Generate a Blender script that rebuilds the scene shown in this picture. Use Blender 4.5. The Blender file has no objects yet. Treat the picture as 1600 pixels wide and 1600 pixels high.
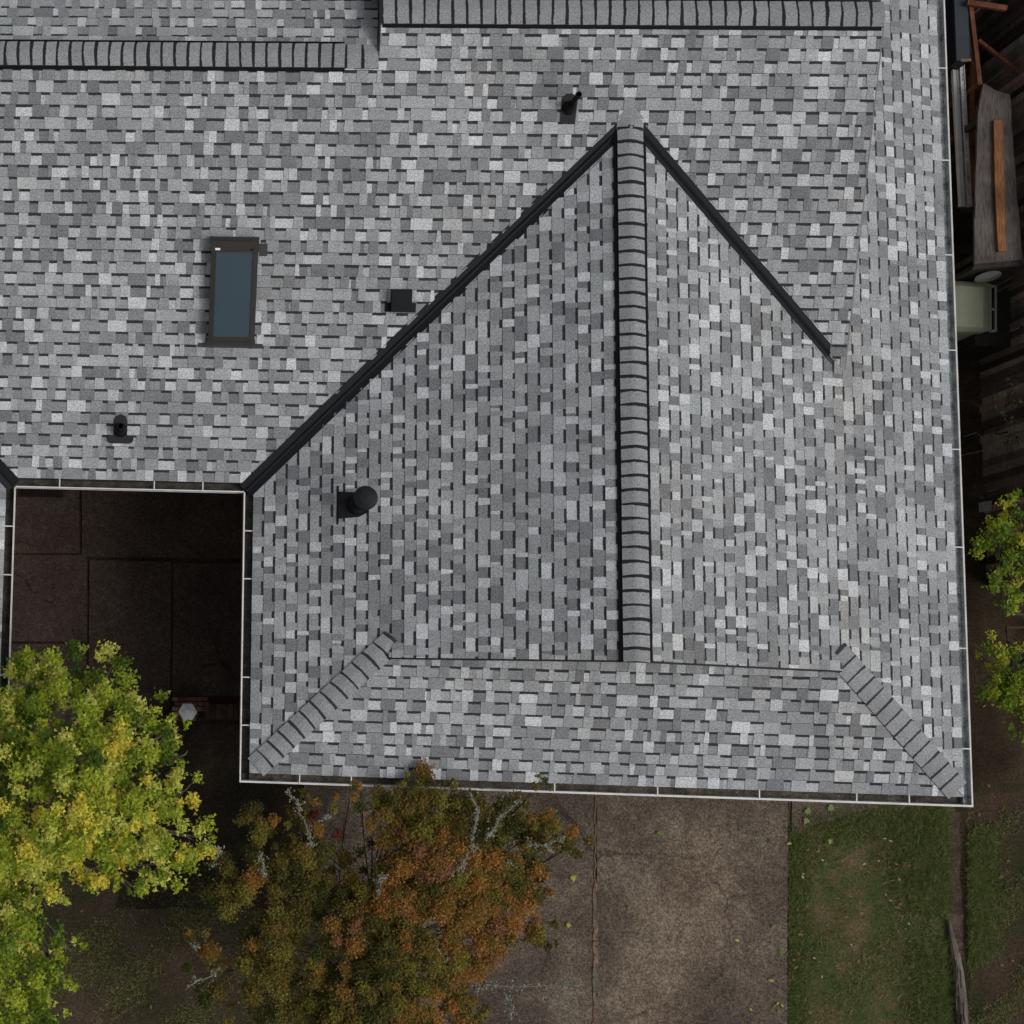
import bpy, bmesh, math, random
import numpy as np
from mathutils import Vector, Matrix
random.seed(7); rng = np.random.default_rng(7)
S = bpy.context.scene
COL = S.collection

# ------------------------------------------------------------------ camera
F, PX, PY = 2647.06, -7.17, 842.0
AX, AY, RZ = 0.1201, 0.0584, 0.0324
CAMZ = 23.9135
Rm = (Matrix.Rotation(RZ, 3, 'Z') @ Matrix.Rotation(AY, 3, 'Y') @ Matrix.Rotation(AX, 3, 'X'))
cd = bpy.data.cameras.new("camera"); cam = bpy.data.objects.new("camera", cd); COL.objects.link(cam)
cam.matrix_world = Matrix.Translation((0, 0, CAMZ)) @ Rm.to_4x4()
cd.sensor_width = 36; cd.sensor_height = 36; cd.lens = F / 1600 * 36
cd.shift_x = (800 - PX) / 1600; cd.shift_y = (PY - 800) / 1600
cd.clip_end = 500; cd.clip_start = 0.1
S.camera = cam
S.render.resolution_x = S.render.resolution_y = 1024
# ------------------------------------------------------------------ world, sun, exposure
SUN_EL, SUN_AZ = math.radians(50), math.radians(108)      # azimuth clockwise from north (+Y)
w = bpy.data.worlds.new("World"); S.world = w; w.use_nodes = True
nt = w.node_tree; bg = nt.nodes["Background"]
sky = nt.nodes.new("ShaderNodeTexSky"); sky.sky_type = 'NISHITA'; sky.sun_disc = False
sky.sun_elevation = SUN_EL; sky.sun_rotation = SUN_AZ; sky.air_density = 1.0; sky.dust_density = 4.0; sky.ozone_density = 1.0
hs = nt.nodes.new("ShaderNodeHueSaturation"); hs.inputs['Saturation'].default_value = 0.22
nt.links.new(sky.outputs[0], hs.inputs['Color']); nt.links.new(hs.outputs[0], bg.inputs[0])
bg.inputs[1].default_value = 0.10
sd = bpy.data.lights.new("sun", 'SUN'); sd.energy = 0.9; sd.angle = math.radians(28); sd.color = (1, .975, .95)
sun = bpy.data.objects.new("sun", sd); COL.objects.link(sun)
dirv = Vector((math.sin(SUN_AZ) * math.cos(SUN_EL), math.cos(SUN_AZ) * math.cos(SUN_EL), math.sin(SUN_EL)))
sun.rotation_euler = dirv.to_track_quat('Z', 'Y').to_euler(); sun.location = (0, 0, 30)
S.view_settings.view_transform = 'Standard'; S.view_settings.look = 'None'
S.view_settings.gamma = 1; S.view_settings.exposure = 0.0

# ------------------------------------------------------------------ helpers
def P(px, py, z):
    """world point at height z seen at pixel (1600 grid) of the photograph"""
    d = Rm @ Vector(((px - PX) / F, -(py - PY) / F, -1))
    k = (z - CAMZ) / d.z
    return Vector((d.x * k, d.y * k, z))
def Pplane(px, py, fn):
    z = 3.0
    for _ in range(12):
        q = P(px, py, z); z = fn(q.x, q.y)
    return P(px, py, z)
def vert(v): return (float(v[0]), float(v[1]), float(v[2]))

class MB:
    def __init__(s): s.v = []; s.f = []; s.c = []; s.m = []
    def poly(s, pts, col=(.5, .5, .5), mi=0):
        n = len(s.v); s.v += [vert(p) for p in pts]; s.f.append(tuple(range(n, n + len(pts)))); s.c.append(col); s.m.append(mi)
    def prism(s, top, d, col=(.5, .5, .5), mi=0, bottom=True):
        """top: ccw polygon; d: vector from top to bottom"""
        n = len(s.v); k = len(top); d = Vector(d)
        s.v += [vert(p) for p in top] + [vert(Vector(p) + d) for p in top]
        s.f.append(tuple(range(n, n + k)))
        s.f += [(n + i, n + k + i, n + k + (i + 1) % k, n + (i + 1) % k) for i in range(k)]
        if bottom: s.f.append(tuple(range(n + 2 * k - 1, n + k - 1, -1)))
        q = 1 + k + (1 if bottom else 0); s.c += [col] * q; s.m += [mi] * q
    def box(s, x0, x1, y0, y1, z0, z1, col=(.5, .5, .5), mi=0):
        s.prism([(x0, y0, z1), (x1, y0, z1), (x1, y1, z1), (x0, y1, z1)], (0, 0, z0 - z1), col, mi)
    def bar(s, a, b, wd, th, col=(.5, .5, .5), mi=0, up=(0, 0, 1)):
        a, b, up = Vector(a), Vector(b), Vector(up); t = (b - a).normalized(); sd_ = t.cross(up).normalized() * wd / 2
        u = sd_.cross(t).normalized() * th
        s.prism([a + sd_, b + sd_, b - sd_, a - sd_], -u if u.z > 0 else u, col, mi)
    def tube(s, pts, rads, n=8, col=(.5, .5, .5), mi=0, caps=True):
        pts = [Vector(p) for p in pts]; base = len(s.v)
        for i, p in enumerate(pts):
            t = (pts[min(i + 1, len(pts) - 1)] - pts[max(i - 1, 0)]).normalized()
            a = t.cross(Vector((.31, .2, .93))); a = a.normalized() if a.length > .01 else t.cross(Vector((1, 0, 0))).normalized(); b = t.cross(a)
            for k in range(n):
                an = 2 * math.pi * k / n
                s.v.append(vert(p + (a * math.cos(an) + b * math.sin(an)) * rads[i]))
        for i in range(len(pts) - 1):
            for k in range(n):
                k2 = (k + 1) % n
                s.f.append((base + i * n + k, base + i * n + k2, base + (i + 1) * n + k2, base + (i + 1) * n + k)); s.c.append(col); s.m.append(mi)
        if caps:
            s.f.append(tuple(base + k for k in range(n - 1, -1, -1))); s.c.append(col); s.m.append(mi)
            e = base + (len(pts) - 1) * n; s.f.append(tuple(e + k for k in range(n))); s.c.append(col); s.m.append(mi)
    def build(s, name, mats, parent=None, smooth=False, origin=None):
        me = bpy.data.meshes.new(name)
        o0 = Vector(origin) if origin is not None else Vector((0, 0, 0))
        me.from_pydata([(a - o0.x, b - o0.y, c - o0.z) for a, b, c in s.v], [], s.f)
        mats = mats if isinstance(mats, (list, tuple)) else [mats]
        for m in mats: me.materials.append(m)
        if len(mats) > 1: me.polygons.foreach_set('material_index', s.m)
        at = me.attributes.new('col', 'FLOAT_COLOR', 'FACE')
        at.data.foreach_set('color', np.array([(c[0], c[1], c[2], 1) for c in s.c], dtype=np.float32).ravel())
        if smooth: me.polygons.foreach_set('use_smooth', [True] * len(s.f))
        me.update()
        o = bpy.data.objects.new(name, me); COL.objects.link(o)
        if origin is not None and parent is None: o.location = o0
        if parent is not None:
            o.parent = parent
            if origin is not None: o.location = o0
            else: o.location = (0, 0, 0)
            # parents are empties placed away from the origin: keep world positions
            o.matrix_parent_inverse = world_of(parent).inverted()
        return o
def world_of(o):
    m = Matrix.Translation(o.location) @ o.rotation_euler.to_matrix().to_4x4()
    if o.parent: m = world_of(o.parent) @ o.matrix_parent_inverse @ m
    return m
def empty(name, loc, label, cat, group=None):
    o = bpy.data.objects.new(name, None); COL.objects.link(o); o.location = loc; o.empty_display_size = .3
    return tag(o, label, cat, group)
def tag(o, label, cat, group=None, kind=None):
    o['label'] = label; o['category'] = cat
    if group: o['group'] = group
    if kind: o['kind'] = kind
    return o
def struct(o): o['kind'] = 'structure'; return o

# ------------------------------------------------------------------ materials
def mat(name, rough=.8, spec=.3, metal=0.0):
    m = bpy.data.materials.new(name); m.use_nodes = True; b = m.node_tree.nodes['Principled BSDF']
    b.inputs['Roughness'].default_value = rough; b.inputs['Metallic'].default_value = metal
    b.inputs['Specular IOR Level'].default_value = spec
    return m, m.node_tree, b
def N(t, ty, **k):
    n = t.nodes.new(ty)
    for a, v in k.items():
        if a in n.inputs: n.inputs[a].default_value = v
        else: setattr(n, a, v)
    return n
def noise(t, scale, detail=4, rough=.55, co=None):
    n = N(t, 'ShaderNodeTexNoise'); n.inputs['Scale'].default_value = scale; n.inputs['Detail'].default_value = detail; n.inputs['Roughness'].default_value = rough
    if co is None:
        co = t.nodes.new('ShaderNodeNewGeometry').outputs['Position']
    t.links.new(co, n.inputs['Vector']); return n
def ramp(t, src, stops):
    r = t.nodes.new('ShaderNodeValToRGB'); e = r.color_ramp.elements
    while len(e) < len(stops): e.new(.5)
    for i, (p, c) in enumerate(stops):
        e[i].position = p; e[i].color = (c[0], c[1], c[2], 1) if isinstance(c, tuple) else (c, c, c, 1)
    t.links.new(src, r.inputs[0]); return r
def mix(t, a, b, f, mode='MIX'):
    n = t.nodes.new('ShaderNodeMixRGB'); n.blend_type = mode
    for s_, v in ((0, f), (1, a), (2, b)):
        if isinstance(v, (int, float)): n.inputs[s_].default_value = v
        elif isinstance(v, tuple): n.inputs[s_].default_value = (*v, 1)
        else: t.links.new(v, n.inputs[s_])
    return n.outputs[0]
def bump(t, b, src, strength=.4, dist=.01):
    n = t.nodes.new('ShaderNodeBump'); n.inputs['Strength'].default_value = strength; n.inputs['Distance'].default_value = dist
    t.links.new(src, n.inputs['Height']); t.links.new(n.outputs[0], b.inputs['Normal'])

def m_attr(name, rough, spec, amp_fine=.35, fine=110, amp_big=.15, big=1.2, bmp=.4, metal=0.0):
    m, t, b = mat(name, rough, spec, metal)
    a = N(t, 'ShaderNodeAttribute'); a.attribute_name = 'col'
    nf = noise(t, fine, 3, .7); rf = ramp(t, nf.outputs[0], [(.3, 1 - amp_fine), (.7, 1 + amp_fine)])
    nb = noise(t, big, 4, .6); rb = ramp(t, nb.outputs[0], [(.3, 1 - amp_big), (.7, 1 + amp_big)])
    c = mix(t, a.outputs['Color'], rf.outputs[0], 1.0, 'MULTIPLY'); c = mix(t, c, rb.outputs[0], 1.0, 'MULTIPLY')
    t.links.new(c, b.inputs['Base Color'])
    if bmp: bump(t, b, nf.outputs[0], bmp, .004)
    return m, t, b, c
M = {}
M['shingle'], t_, b_, c_ = m_attr('asphalt_shingle', .93, .2, .55, 70, .12, .9, .6)
# faint warm grime stains along the eastern edge and under the gable
g = t_.nodes.new('ShaderNodeNewGeometry').outputs['Position']
n1 = noise(t_, .8, 5, .6, g); r1 = ramp(t_, n1.outputs[0], [(.52, 0.0), (.72, .40)])
t_.links.new(mix(t_, c_, (1.0, .93, .84), r1.outputs[0], 'MULTIPLY'), b_.inputs['Base Color'])
M['cap'] = m_attr('ridge_cap_granules', .93, .2, .5, 70, .06, 2, .5)[0]
M['blackmetal'] = m_attr('black_painted_metal', .5, .12, .06, 60, .12, 5, .05)[0]
M['rubber'] = m_attr('black_rubber', .65, .12, .15, 60, .2, 12, .1)[0]
M['white'] = m_attr('white_gutter_paint', .5, .4, .04, 50, .16, 5, .05)[0]
M['metal'] = m_attr('galvanised_metal', .45, .5, .15, 40, .2, 6, .1, .6)[0]
M['wood'] = None
def m_wood(name):
    m, t, b = mat(name, .85, .2)
    a = N(t, 'ShaderNodeAttribute'); a.attribute_name = 'col'
    tc = t.nodes.new('ShaderNodeNewGeometry').outputs['Position']
    mp = t.nodes.new('ShaderNodeMapping'); mp.inputs['Scale'].default_value = (14, 2, 14); t.links.new(tc, mp.inputs['Vector'])
    n = noise(t, 3, 6, .7, mp.outputs[0]); r = ramp(t, n.outputs[0], [(.3, .45), (.7, 1.5)])
    n2 = noise(t, 2.3, 4); r2 = ramp(t, n2.outputs[0], [(.35, .5), (.7, 1.3)])
    c = mix(t, a.outputs['Color'], r.outputs[0], 1.0, 'MULTIPLY'); c = mix(t, c, r2.outputs[0], .8, 'MULTIPLY')
    t.links.new(c, b.inputs['Base Color']); bump(t, b, n.outputs[0], .5, .01); return m
M['wood'] = m_wood('weathered_wood')
M['wall'] = m_attr('painted_siding', .8, .2, .05, 20, .1, 2, .1)[0]
M['dirty'] = m_attr('gutter_inside_grime', .8, .25, .45, 40, .6, 7, .4)[0]
# glass of the skylight
m, t, b = mat('skylight_glass', .06, .8); b.inputs['Base Color'].default_value = (.018, .055, .085, 1)
n = noise(t, 1.1, 3); r = ramp(t, n.outputs[0], [(.3, (.016, .043, .058)), (.7, (.026, .050, .072))]); t.links.new(r.outputs[0], b.inputs['Base Color'])
M['glass'] = m
def m_leaf(name, trans=.35, rough=.55):
    m, t, b = mat(name, rough, .25)
    a = N(t, 'ShaderNodeAttribute'); a.attribute_name = 'col'
    t.links.new(a.outputs['Color'], b.inputs['Base Color'])
    tr = t.nodes.new('ShaderNodeBsdfTranslucent'); t.links.new(a.outputs['Color'], tr.inputs[0])
    mx = t.nodes.new('ShaderNodeMixShader'); mx.inputs[0].default_value = trans
    t.links.new(b.outputs[0], mx.inputs[1]); t.links.new(tr.outputs[0], mx.inputs[2])
    t.links.new(mx.outputs[0], t.nodes['Material Output'].inputs[0]); return m
M['leaf'] = m_leaf('leaf'); M['grass'] = m_leaf('grass_blade', .25, .7)
M['bark'] = m_attr('lichen_bark', .9, .15, .5, 30, .3, 5, .6)[0]
M['lichen'] = m_attr('pale_lichen', .95, .1, .4, 60, .25, 8, .6)[0]
# concrete of the driveway
def m_concrete(name, c0, c1, c2, speck=1.0, wear=None):
    m, t, b = mat(name, .9, .2)
    g = t.nodes.new('ShaderNodeNewGeometry').outputs['Position']
    nb = noise(t, .75, 6, .65, g); base = ramp(t, nb.outputs[0], [(.32, c0), (.5, c1), (.68, c2)])
    nf = noise(t, 42, 5, .8, g); rf = ramp(t, nf.outputs[0], [(.38, 1 - .62 * speck), (.5, 1.0), (.62, 1 + .95 * speck)])
    c = mix(t, base.outputs[0], rf.outputs[0], 1.0, 'MULTIPLY')
    ns = noise(t, 16, 4, .7, g); rs = ramp(t, ns.outputs[0], [(.3, .6), (.7, 1.35)])
    c = mix(t, c, rs.outputs[0], .8, 'MULTIPLY')
    if wear:
        for (wx, wy, wr, wa) in wear:
            c_ = P(wx, wy, 0); vm = t.nodes.new('ShaderNodeVectorMath'); vm.operation = 'DISTANCE'; vm.inputs[1].default_value = (c_.x, c_.y, .03)
            nz_ = noise(t, 1.6, 5, .65, g); ad = t.nodes.new('ShaderNodeMixRGB'); ad.blend_type = 'ADD'; ad.inputs[0].default_value = .9
            t.links.new(g, ad.inputs[1]); t.links.new(nz_.outputs['Color'], ad.inputs[2]); sb_ = t.nodes.new('ShaderNodeVectorMath'); sb_.operation = 'SUBTRACT'; sb_.inputs[1].default_value = (.45, .45, .45)
            t.links.new(ad.outputs[0], sb_.inputs[0]); t.links.new(sb_.outputs[0], vm.inputs[0])
            rw = ramp(t, vm.outputs['Value'], [(wr * .25, wa), (wr, 1.0)]); c = mix(t, c, rw.outputs[0], 1.0, 'MULTIPLY')
    # hairline cracks
    v = t.nodes.new('ShaderNodeTexVoronoi'); v.feature = 'DISTANCE_TO_EDGE'; v.inputs['Scale'].default_value = .55
    nw = noise(t, 2.2, 5, .6, g); mm = t.nodes.new('ShaderNodeMixRGB'); mm.blend_type = 'ADD'; mm.inputs[0].default_value = .45
    t.links.new(g, mm.inputs[1]); t.links.new(nw.outputs['Color'], mm.inputs[2]); t.links.new(mm.outputs[0], v.inputs['Vector'])
    rc = ramp(t, v.outputs['Distance'], [(0, .5), (.006, .65), (.012, 1.0)])
    nc = noise(t, 1.3, 2, .5, g); rn = ramp(t, nc.outputs[0], [(.45, 0.0), (.6, 1.0)])
    c = mix(t, c, mix(t, (1, 1, 1), rc.outputs[0], rn.outputs[0]), 1.0, 'MULTIPLY')
    t.links.new(c, b.inputs['Base Color']); bump(t, b, nf.outputs[0], .5, .004); return m
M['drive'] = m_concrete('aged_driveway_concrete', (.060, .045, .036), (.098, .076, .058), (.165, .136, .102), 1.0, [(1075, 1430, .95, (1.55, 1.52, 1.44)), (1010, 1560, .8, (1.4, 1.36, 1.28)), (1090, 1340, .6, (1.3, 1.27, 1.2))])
M['patio'] = m_concrete('dark_patio_concrete', (.034, .022, .018), (.050, .034, .027), (.068, .052, .042), .8)  # low dark brown tones for the courtyard slabs
# soil and lawn
def m_ground(name, stops, scale=.9, fine=30, amp=.5):
    m, t, b = mat(name, .95, .1)
    g = t.nodes.new('ShaderNodeNewGeometry').outputs['Position']
    nb = noise(t, scale, 7, .68, g); base = ramp(t, nb.outputs[0], stops)
    nf = noise(t, fine, 5, .75, g); rf = ramp(t, nf.outputs[0], [(.35, 1 - amp), (.65, 1 + amp)])
    c = mix(t, base.outputs[0], rf.outputs[0], 1.0, 'MULTIPLY'); t.links.new(c, b.inputs['Base Color']); bump(t, b, nf.outputs[0], .8, .02); return m
M['soil'] = m_ground('dark_soil', [(.35, (.020, .013, .009)), (.5, (.034, .024, .014)), (.62, (.055, .042, .024))])
M['lawn'] = m_ground('worn_lawn', [(.34, (.040, .062, .018)), (.47, (.066, .075, .026)), (.58, (.105, .086, .040)), (.70, (.15, .11, .064))], 2.2)

# ------------------------------------------------------------------ measures of the house
ZE, T = 2.7, 0.3298
XcL, XcR, YC, YS, XE = -1.0893, 1.787, 3.1922, -.4197, 10.5371
YR, YL, YG, XG = 8.7273, 8.2425, 1.1407, 8.9519
RO = .12
xW, xE, yS, yC, xL = XcR + RO, XE - RO, YS + RO, YC + RO, XcL - RO
XR = (xW + xE) / 2; HR = ZE + T * (XR - xW); yv = yC + (XR - xW); K = 1.60
xgl, xgr = xW + K, xE - K
zM = lambda x, y: ZE + T * (y - yC)
zW = lambda x, y: ZE + T * (x - xW)
zE_ = lambda x, y: ZE + T * (xE - x)
zS = lambda x, y: ZE + T * (y - yS)
zL = lambda x, y: ZE + T * (xL - x)
zN = lambda x, y: zM(0, YL) - T * (y - YL)
zNR = lambda x, y: zM(0, YR) - T * (y - YR)
XGL = Pplane(594, 60, zM).x
XV = Pplane(1297, 545, zM).x            # where the right valley metal stops
house = empty('house', (XR, 3, 0), 'long low house under a patchy grey shingle roof with white gutters', 'house')

# ------------------------------------------------------------------ ground
g = MB(); g.poly([(-150, -150, 0), (150, -150, 0), (150, 150, 0), (-150, 150, 0)]); struct(g.build('ground', M['soil']))
# lawn left of the driveway and right of it
def sheet(name, pts, z, m, th=0.0):
    b = MB(); q = [P(x, y, z) for x, y in pts]
    if th: b.prism(q, (0, 0, -th))
    else: b.poly(q)
    # make sure top faces up
    o = b.build(name, m)
    if o.data.polygons[0].normal.z < 0: o.data.flip_normals()
    return struct(o)
sheet('lawn', [(-400, 1330), (905, 1330), (905, 1900), (-400, 1900)][::-1], .004, m_ground('dry_lawn', [(.34, (.030, .030, .014)), (.48, (.052, .040, .024)), (.6, (.072, .052, .036)), (.7, (.09, .068, .048))]))
def wob(pts, amp=1.5, step=14):
    out = []
    for i, (a, b) in enumerate(zip(pts, pts[1:] + pts[:1])):
        L = math.hypot(b[0] - a[0], b[1] - a[1]); n = max(1, int(L / step))
        for k in range(n):
            u = k / n; j = 0 if k == 0 else amp
            out.append((a[0] + (b[0] - a[0]) * u + random.uniform(-j, j), a[1] + (b[1] - a[1]) * u + random.uniform(-j, j)))
    return out
sheet('lawn', wob([(1231, 1150), (1494, 1150), (1494, 1290), (1499, 1460), (1512, 1900), (1231, 1900)][::-1], 2.5), .004, M['lawn'])
sheet('lawn', wob([(1508, 1240), (1900, 1240), (1900, 1900), (1520, 1900)][::-1], 3), .003, m_ground('bare_lawn', [(.34, (.022, .032, .011)), (.44, (.040, .034, .018)), (.6, (.058, .038, .026)), (.7, (.075, .055, .040))]))
# driveway: two bays with a soil filled joint between them
sheet('driveway', wob([(930.5, 1170), (930.5, 1900), (560, 1900), (560, 1480), (478, 1350), (474, 1170)], .5), .03, M['drive'], .03)
sheet('driveway', wob([(1232, 1170), (1230, 1440), (1231, 1900), (934, 1900), (932, 1170)], .5), .034, M['drive'], .034)
sheet('path', wob([(1370, 1262), (1310, 1278), (1238, 1300), (1235, 1150), (1420, 1150)], .8), .026, M['drive'], .026)
# packed soil and roots lying in the joint of the driveway
jb = MB()
pts = [(930 + random.uniform(-1.5, 2), y) for y in range(1240, 1700, 7)]
for a, b in zip(pts, pts[1:]):
    wd = .016 + (.045 if a[1] > 1375 else 0) * random.uniform(.6, 1.2)
    jb.bar(P(a[0], a[1], .042), P(b[0], b[1], .042), wd, .012, (.16 * random.uniform(.7, 1.2), .115, .085))
o = jb.build('joint_filling', M['bark']); tag(o, 'pale strip of soil and roots packed into the driveway joint', 'soil strip', kind='stuff')
# patio slabs in the courtyard
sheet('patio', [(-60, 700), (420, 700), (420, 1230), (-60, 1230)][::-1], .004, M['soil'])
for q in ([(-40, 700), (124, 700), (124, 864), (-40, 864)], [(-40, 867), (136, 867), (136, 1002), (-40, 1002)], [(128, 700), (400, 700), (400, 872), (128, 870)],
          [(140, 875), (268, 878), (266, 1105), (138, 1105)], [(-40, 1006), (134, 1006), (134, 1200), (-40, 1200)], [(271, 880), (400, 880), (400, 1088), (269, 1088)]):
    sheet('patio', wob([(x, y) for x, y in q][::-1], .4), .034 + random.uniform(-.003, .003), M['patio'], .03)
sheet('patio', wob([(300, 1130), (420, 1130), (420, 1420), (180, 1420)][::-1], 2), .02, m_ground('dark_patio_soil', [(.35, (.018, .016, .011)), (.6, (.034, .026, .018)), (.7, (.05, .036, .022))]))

# ------------------------------------------------------------------ roof shingles
def clip(poly, conv):
    """clip 2d polygon with ccw convex polygon"""
    out = poly
    for (ax, ay), (bx, by) in zip(conv, conv[1:] + conv[:1]):
        inp = out; out = []
        if not inp: return []
        side = lambda p: (bx - ax) * (p[1] - ay) - (by - ay) * (p[0] - ax)
        for i in range(len(inp)):
            p, q = inp[i], inp[(i + 1) % len(inp)]; sp, sq = side(p), side(q)
            if sp >= 0: out.append(p)
            if (sp >= 0) != (sq >= 0):
                u = sp / (sp - sq); out.append((p[0] + (q[0] - p[0]) * u, p[1] + (q[1] - p[1]) * u))
    if len(out) < 3: return []
    a = 0
    for (x0, y0), (x1, y1) in zip(out, out[1:] + out[:1]): a += x0 * y1 - x1 * y0
    return out if abs(a) > 2e-5 else []
PAL = [((.150, .155, .162), 4), ((.195, .201, .208), 6), ((.240, .248, .256), 7), ((.295, .305, .314), 5.5), ((.355, .367, .377), 3.6), ((.42, .434, .446), 4.6), ((.25, .268, .270), 1.2)]
LIT = {'prev': [], 'cur': []}
def tabcol(u0=0, u1=0):
    for _ in range(6):
        c = random.choices([p[0] for p in PAL], [p[1] for p in PAL])[0]
        if c[0] < .35: break
        if any(a < u1 + .03 and b > u0 - .03 for a, b in LIT['cur']) or (random.random() < .75 and any(a < u1 - .02 and b > u0 + .02 for a, b in LIT['prev'])): c = PAL[2][0]; continue
        LIT["cur"].append((u0, u1)); break
    k = random.uniform(.93, 1.07) * 1.24; return (c[0] * k, c[1] * k, c[2] * k)
DARK = (.036, .038, .042); CDARK = (.022, .023, .026)
def slope(name, eave0, udir, fn, polys, parent, deck=None, expo=.1435, smax=9.0):
    """eave0: plan point on the eave; udir: plan unit direction along the eave; upslope = udir rotated +90"""
    u2 = Vector((udir[0], udir[1])); v2 = Vector((-u2.y, u2.x)); e0 = Vector(eave0)
    nrm = None
    p0 = e0; a = Vector((p0.x, p0.y, fn(*p0))); q = p0 + v2; b = Vector((q.x, q.y, fn(*q))); q2 = p0 + u2; c = Vector((q2.x, q2.y, fn(*q2)))
    nrm = (c - a).cross(b - a).normalized()
    ct = 1 / math.sqrt(1 + T * T); ep = expo * ct
    def W(u, v, h):
        q = e0 + u2 * u + v2 * v; return Vector((q.x, q.y, fn(q.x, q.y))) + nrm * h
    loc = [[((Vector(p) - e0).dot(u2), (Vector(p) - e0).dot(v2)) for p in poly] for poly in polys]
    cc = []
    for l in loc:
        a = sum(x0 * y1 - x1 * y0 for (x0, y0), (x1, y1) in zip(l, l[1:] + l[:1]))
        cc.append(l if a > 0 else l[::-1])
    vmax = max(p[1] for l in cc for p in l); umin = min(p[0] for l in cc for p in l); umax = max(p[0] for l in cc for p in l); vmin = min(p[1] for l in cc for p in l)
    mb = MB()
    def put(poly, hb, ht, v0, col, sides=True):
        for c_ in cc:
            r = clip(poly, c_)
            if not r: continue
            q_ = W(r[0][0], r[0][1], 0); st_ = 0
            if q_.x > XG - .15: st_ = max(0, 1 - abs(q_.x - XG - .1) / .55) * (.6 + .4 * math.sin(q_.y * 1.7))
            if q_.y < yS + K and q_.x < xE - K: st_ = max(st_, max(0, 1 - (yS + K - q_.y) / .6) * (.45 + .55 * math.sin(q_.x * 1.1 - 5.2)))
            if st_ > 0: st_ *= random.uniform(.15, .6); col = (col[0] * (1 - .02 * st_), col[1] * (1 - .09 * st_), col[2] * (1 - .20 * st_))
            hh = lambda v: ht + .0045 * (1 - (v - v0) / ep)
            top = [W(x, y, hh(y)) for x, y in r]
            if sides: mb.prism(top, -nrm * (ht - hb + .004), col, 0, False)
            else: mb.poly(top, col)
    k = math.floor(vmin / ep)
    while k * ep < vmax:
        v0 = k * ep + random.uniform(-.0015, .0015); v1 = (k + 1) * ep + .004
        uu = umin - .1
        while uu < umax + .1:
            put([(uu, v0), (uu + 1.2, v0), (uu + 1.2, v1), (uu, v1)], -.007, .0015, v0, (.075, .077, .082), False); uu += 1.2
        LIT['prev'], LIT['cur'] = LIT['cur'][-400:], []
        u = umin - random.uniform(0, .4)
        while u < umax:
            # backing layer (gap between two raised tabs)
            gw = random.choice([.07, .09, .11, .12, .14, .15, .17, .20]) * random.uniform(.85, 1.15)
            band = random.uniform(.032, .039)
            if random.random() < .14: nseg = 2
            else: nseg = 1
            cuts = [u - .02, u + gw * random.uniform(.3, .7), u + gw + .02] if nseg == 2 else [u - .02, u + gw + .02]
            for s0, s1 in zip(cuts, cuts[1:]):
                put([(s0 + .0012, v0), (s1 - .0012, v0), (s1 - .0012, v1), (s0 + .0012, v1)], -.006, .004, v0, tabcol(s0, s1))
            # printed dark band along the top of the backing, with a ragged lower edge
            n = max(2, int(gw / .03)); pts = [(u + gw + .01, v1 - .001), (u - .01, v1 - .001)] + [(u - .01 + (gw + .02) * i / n, v1 - band - random.uniform(-.003, .003)) for i in range(n + 1)]
            put(pts, 0, .0046, v0, DARK, False)
            u += gw
            # raised tab, slightly flared
            tw = random.choice([.06, .09, .11, .13, .15, .17, .19, .23]) * random.uniform(.85, 1.15)
            fl = random.choice([0, 0, random.uniform(-.003, .008)])
            segs = [0, 1]
            if tw > .15 and random.random() < .35: segs = [0, random.uniform(.35, .65), 1]
            for s0, s1 in zip(segs, segs[1:]):
                a0, a1 = u + tw * s0, u + tw * s1
                f0 = fl if s0 == 0 else 0; f1 = fl if s1 == 1 else 0
                put([(a0 - f0 + .0016, v0), (a1 + f1 - .0016, v0), (a1 - f1 - .001, v1 - .009), (a0 + f0 + .001, v1 - .009)], 0, .010, v0, tabcol(a0, a1))
            u += tw
        k += 1
    o = mb.build(name, M['shingle'], parent)
    # deck under the shingles
    db = MB()
    for poly in (deck or polys):
        pl = [Vector((x, y, fn(x, y) - .012)) for x, y in poly]
        if (pl[1] - pl[0]).cross(pl[2] - pl[1]).z < 0: pl = pl[::-1]
        db.prism(pl, (0, 0, -.06), (.05, .05, .052))
    db.build('roof_deck', M['blackmetal'], parent)
    return o
dc = .115                                   # shingles stop this far (in plan y) from the valley centre
# main slope facing south
slope('roof_slope', (xL, yC), (1, 0), zM, [
    [(xL, yC + dc), (xL, YL), (xL - (YL - yC - dc), YL)],
    [(xL, yC), (xW, yC), (xW, YL), (xL, YL)],
    [(xW, yC + dc), (XGL, yC + dc + XGL - xW), (XGL, YL), (xW, YL)],
    [(XGL, yC + dc + XGL - xW), (XR, yv + dc), (XR, YR), (XGL, YR)],
    [(XR, yv + dc), (XV, yv + dc - (XV - XR)), (XV, YR), (XR, YR)],
    [(XV, yv - (XV - XR) - .02), (XG, yv - (XG - XR) - .02), (XG, YR), (XV, YR)]], house,
    deck=[[(xL, yC), (xL, YL), (xL - (YL - yC), YL)], [(xL, yC), (xW, yC), (xW, YL), (xL, YL)], [(xW, yC), (XGL, yC + XGL - xW), (XGL, YL), (xW, YL)],
          [(XGL, yC + XGL - xW), (XR, yv), (XR, YR), (XGL, YR)], [(XR, yv), (XG, yv - (XG - XR)), (XG, YR), (XR, YR)]])
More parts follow.
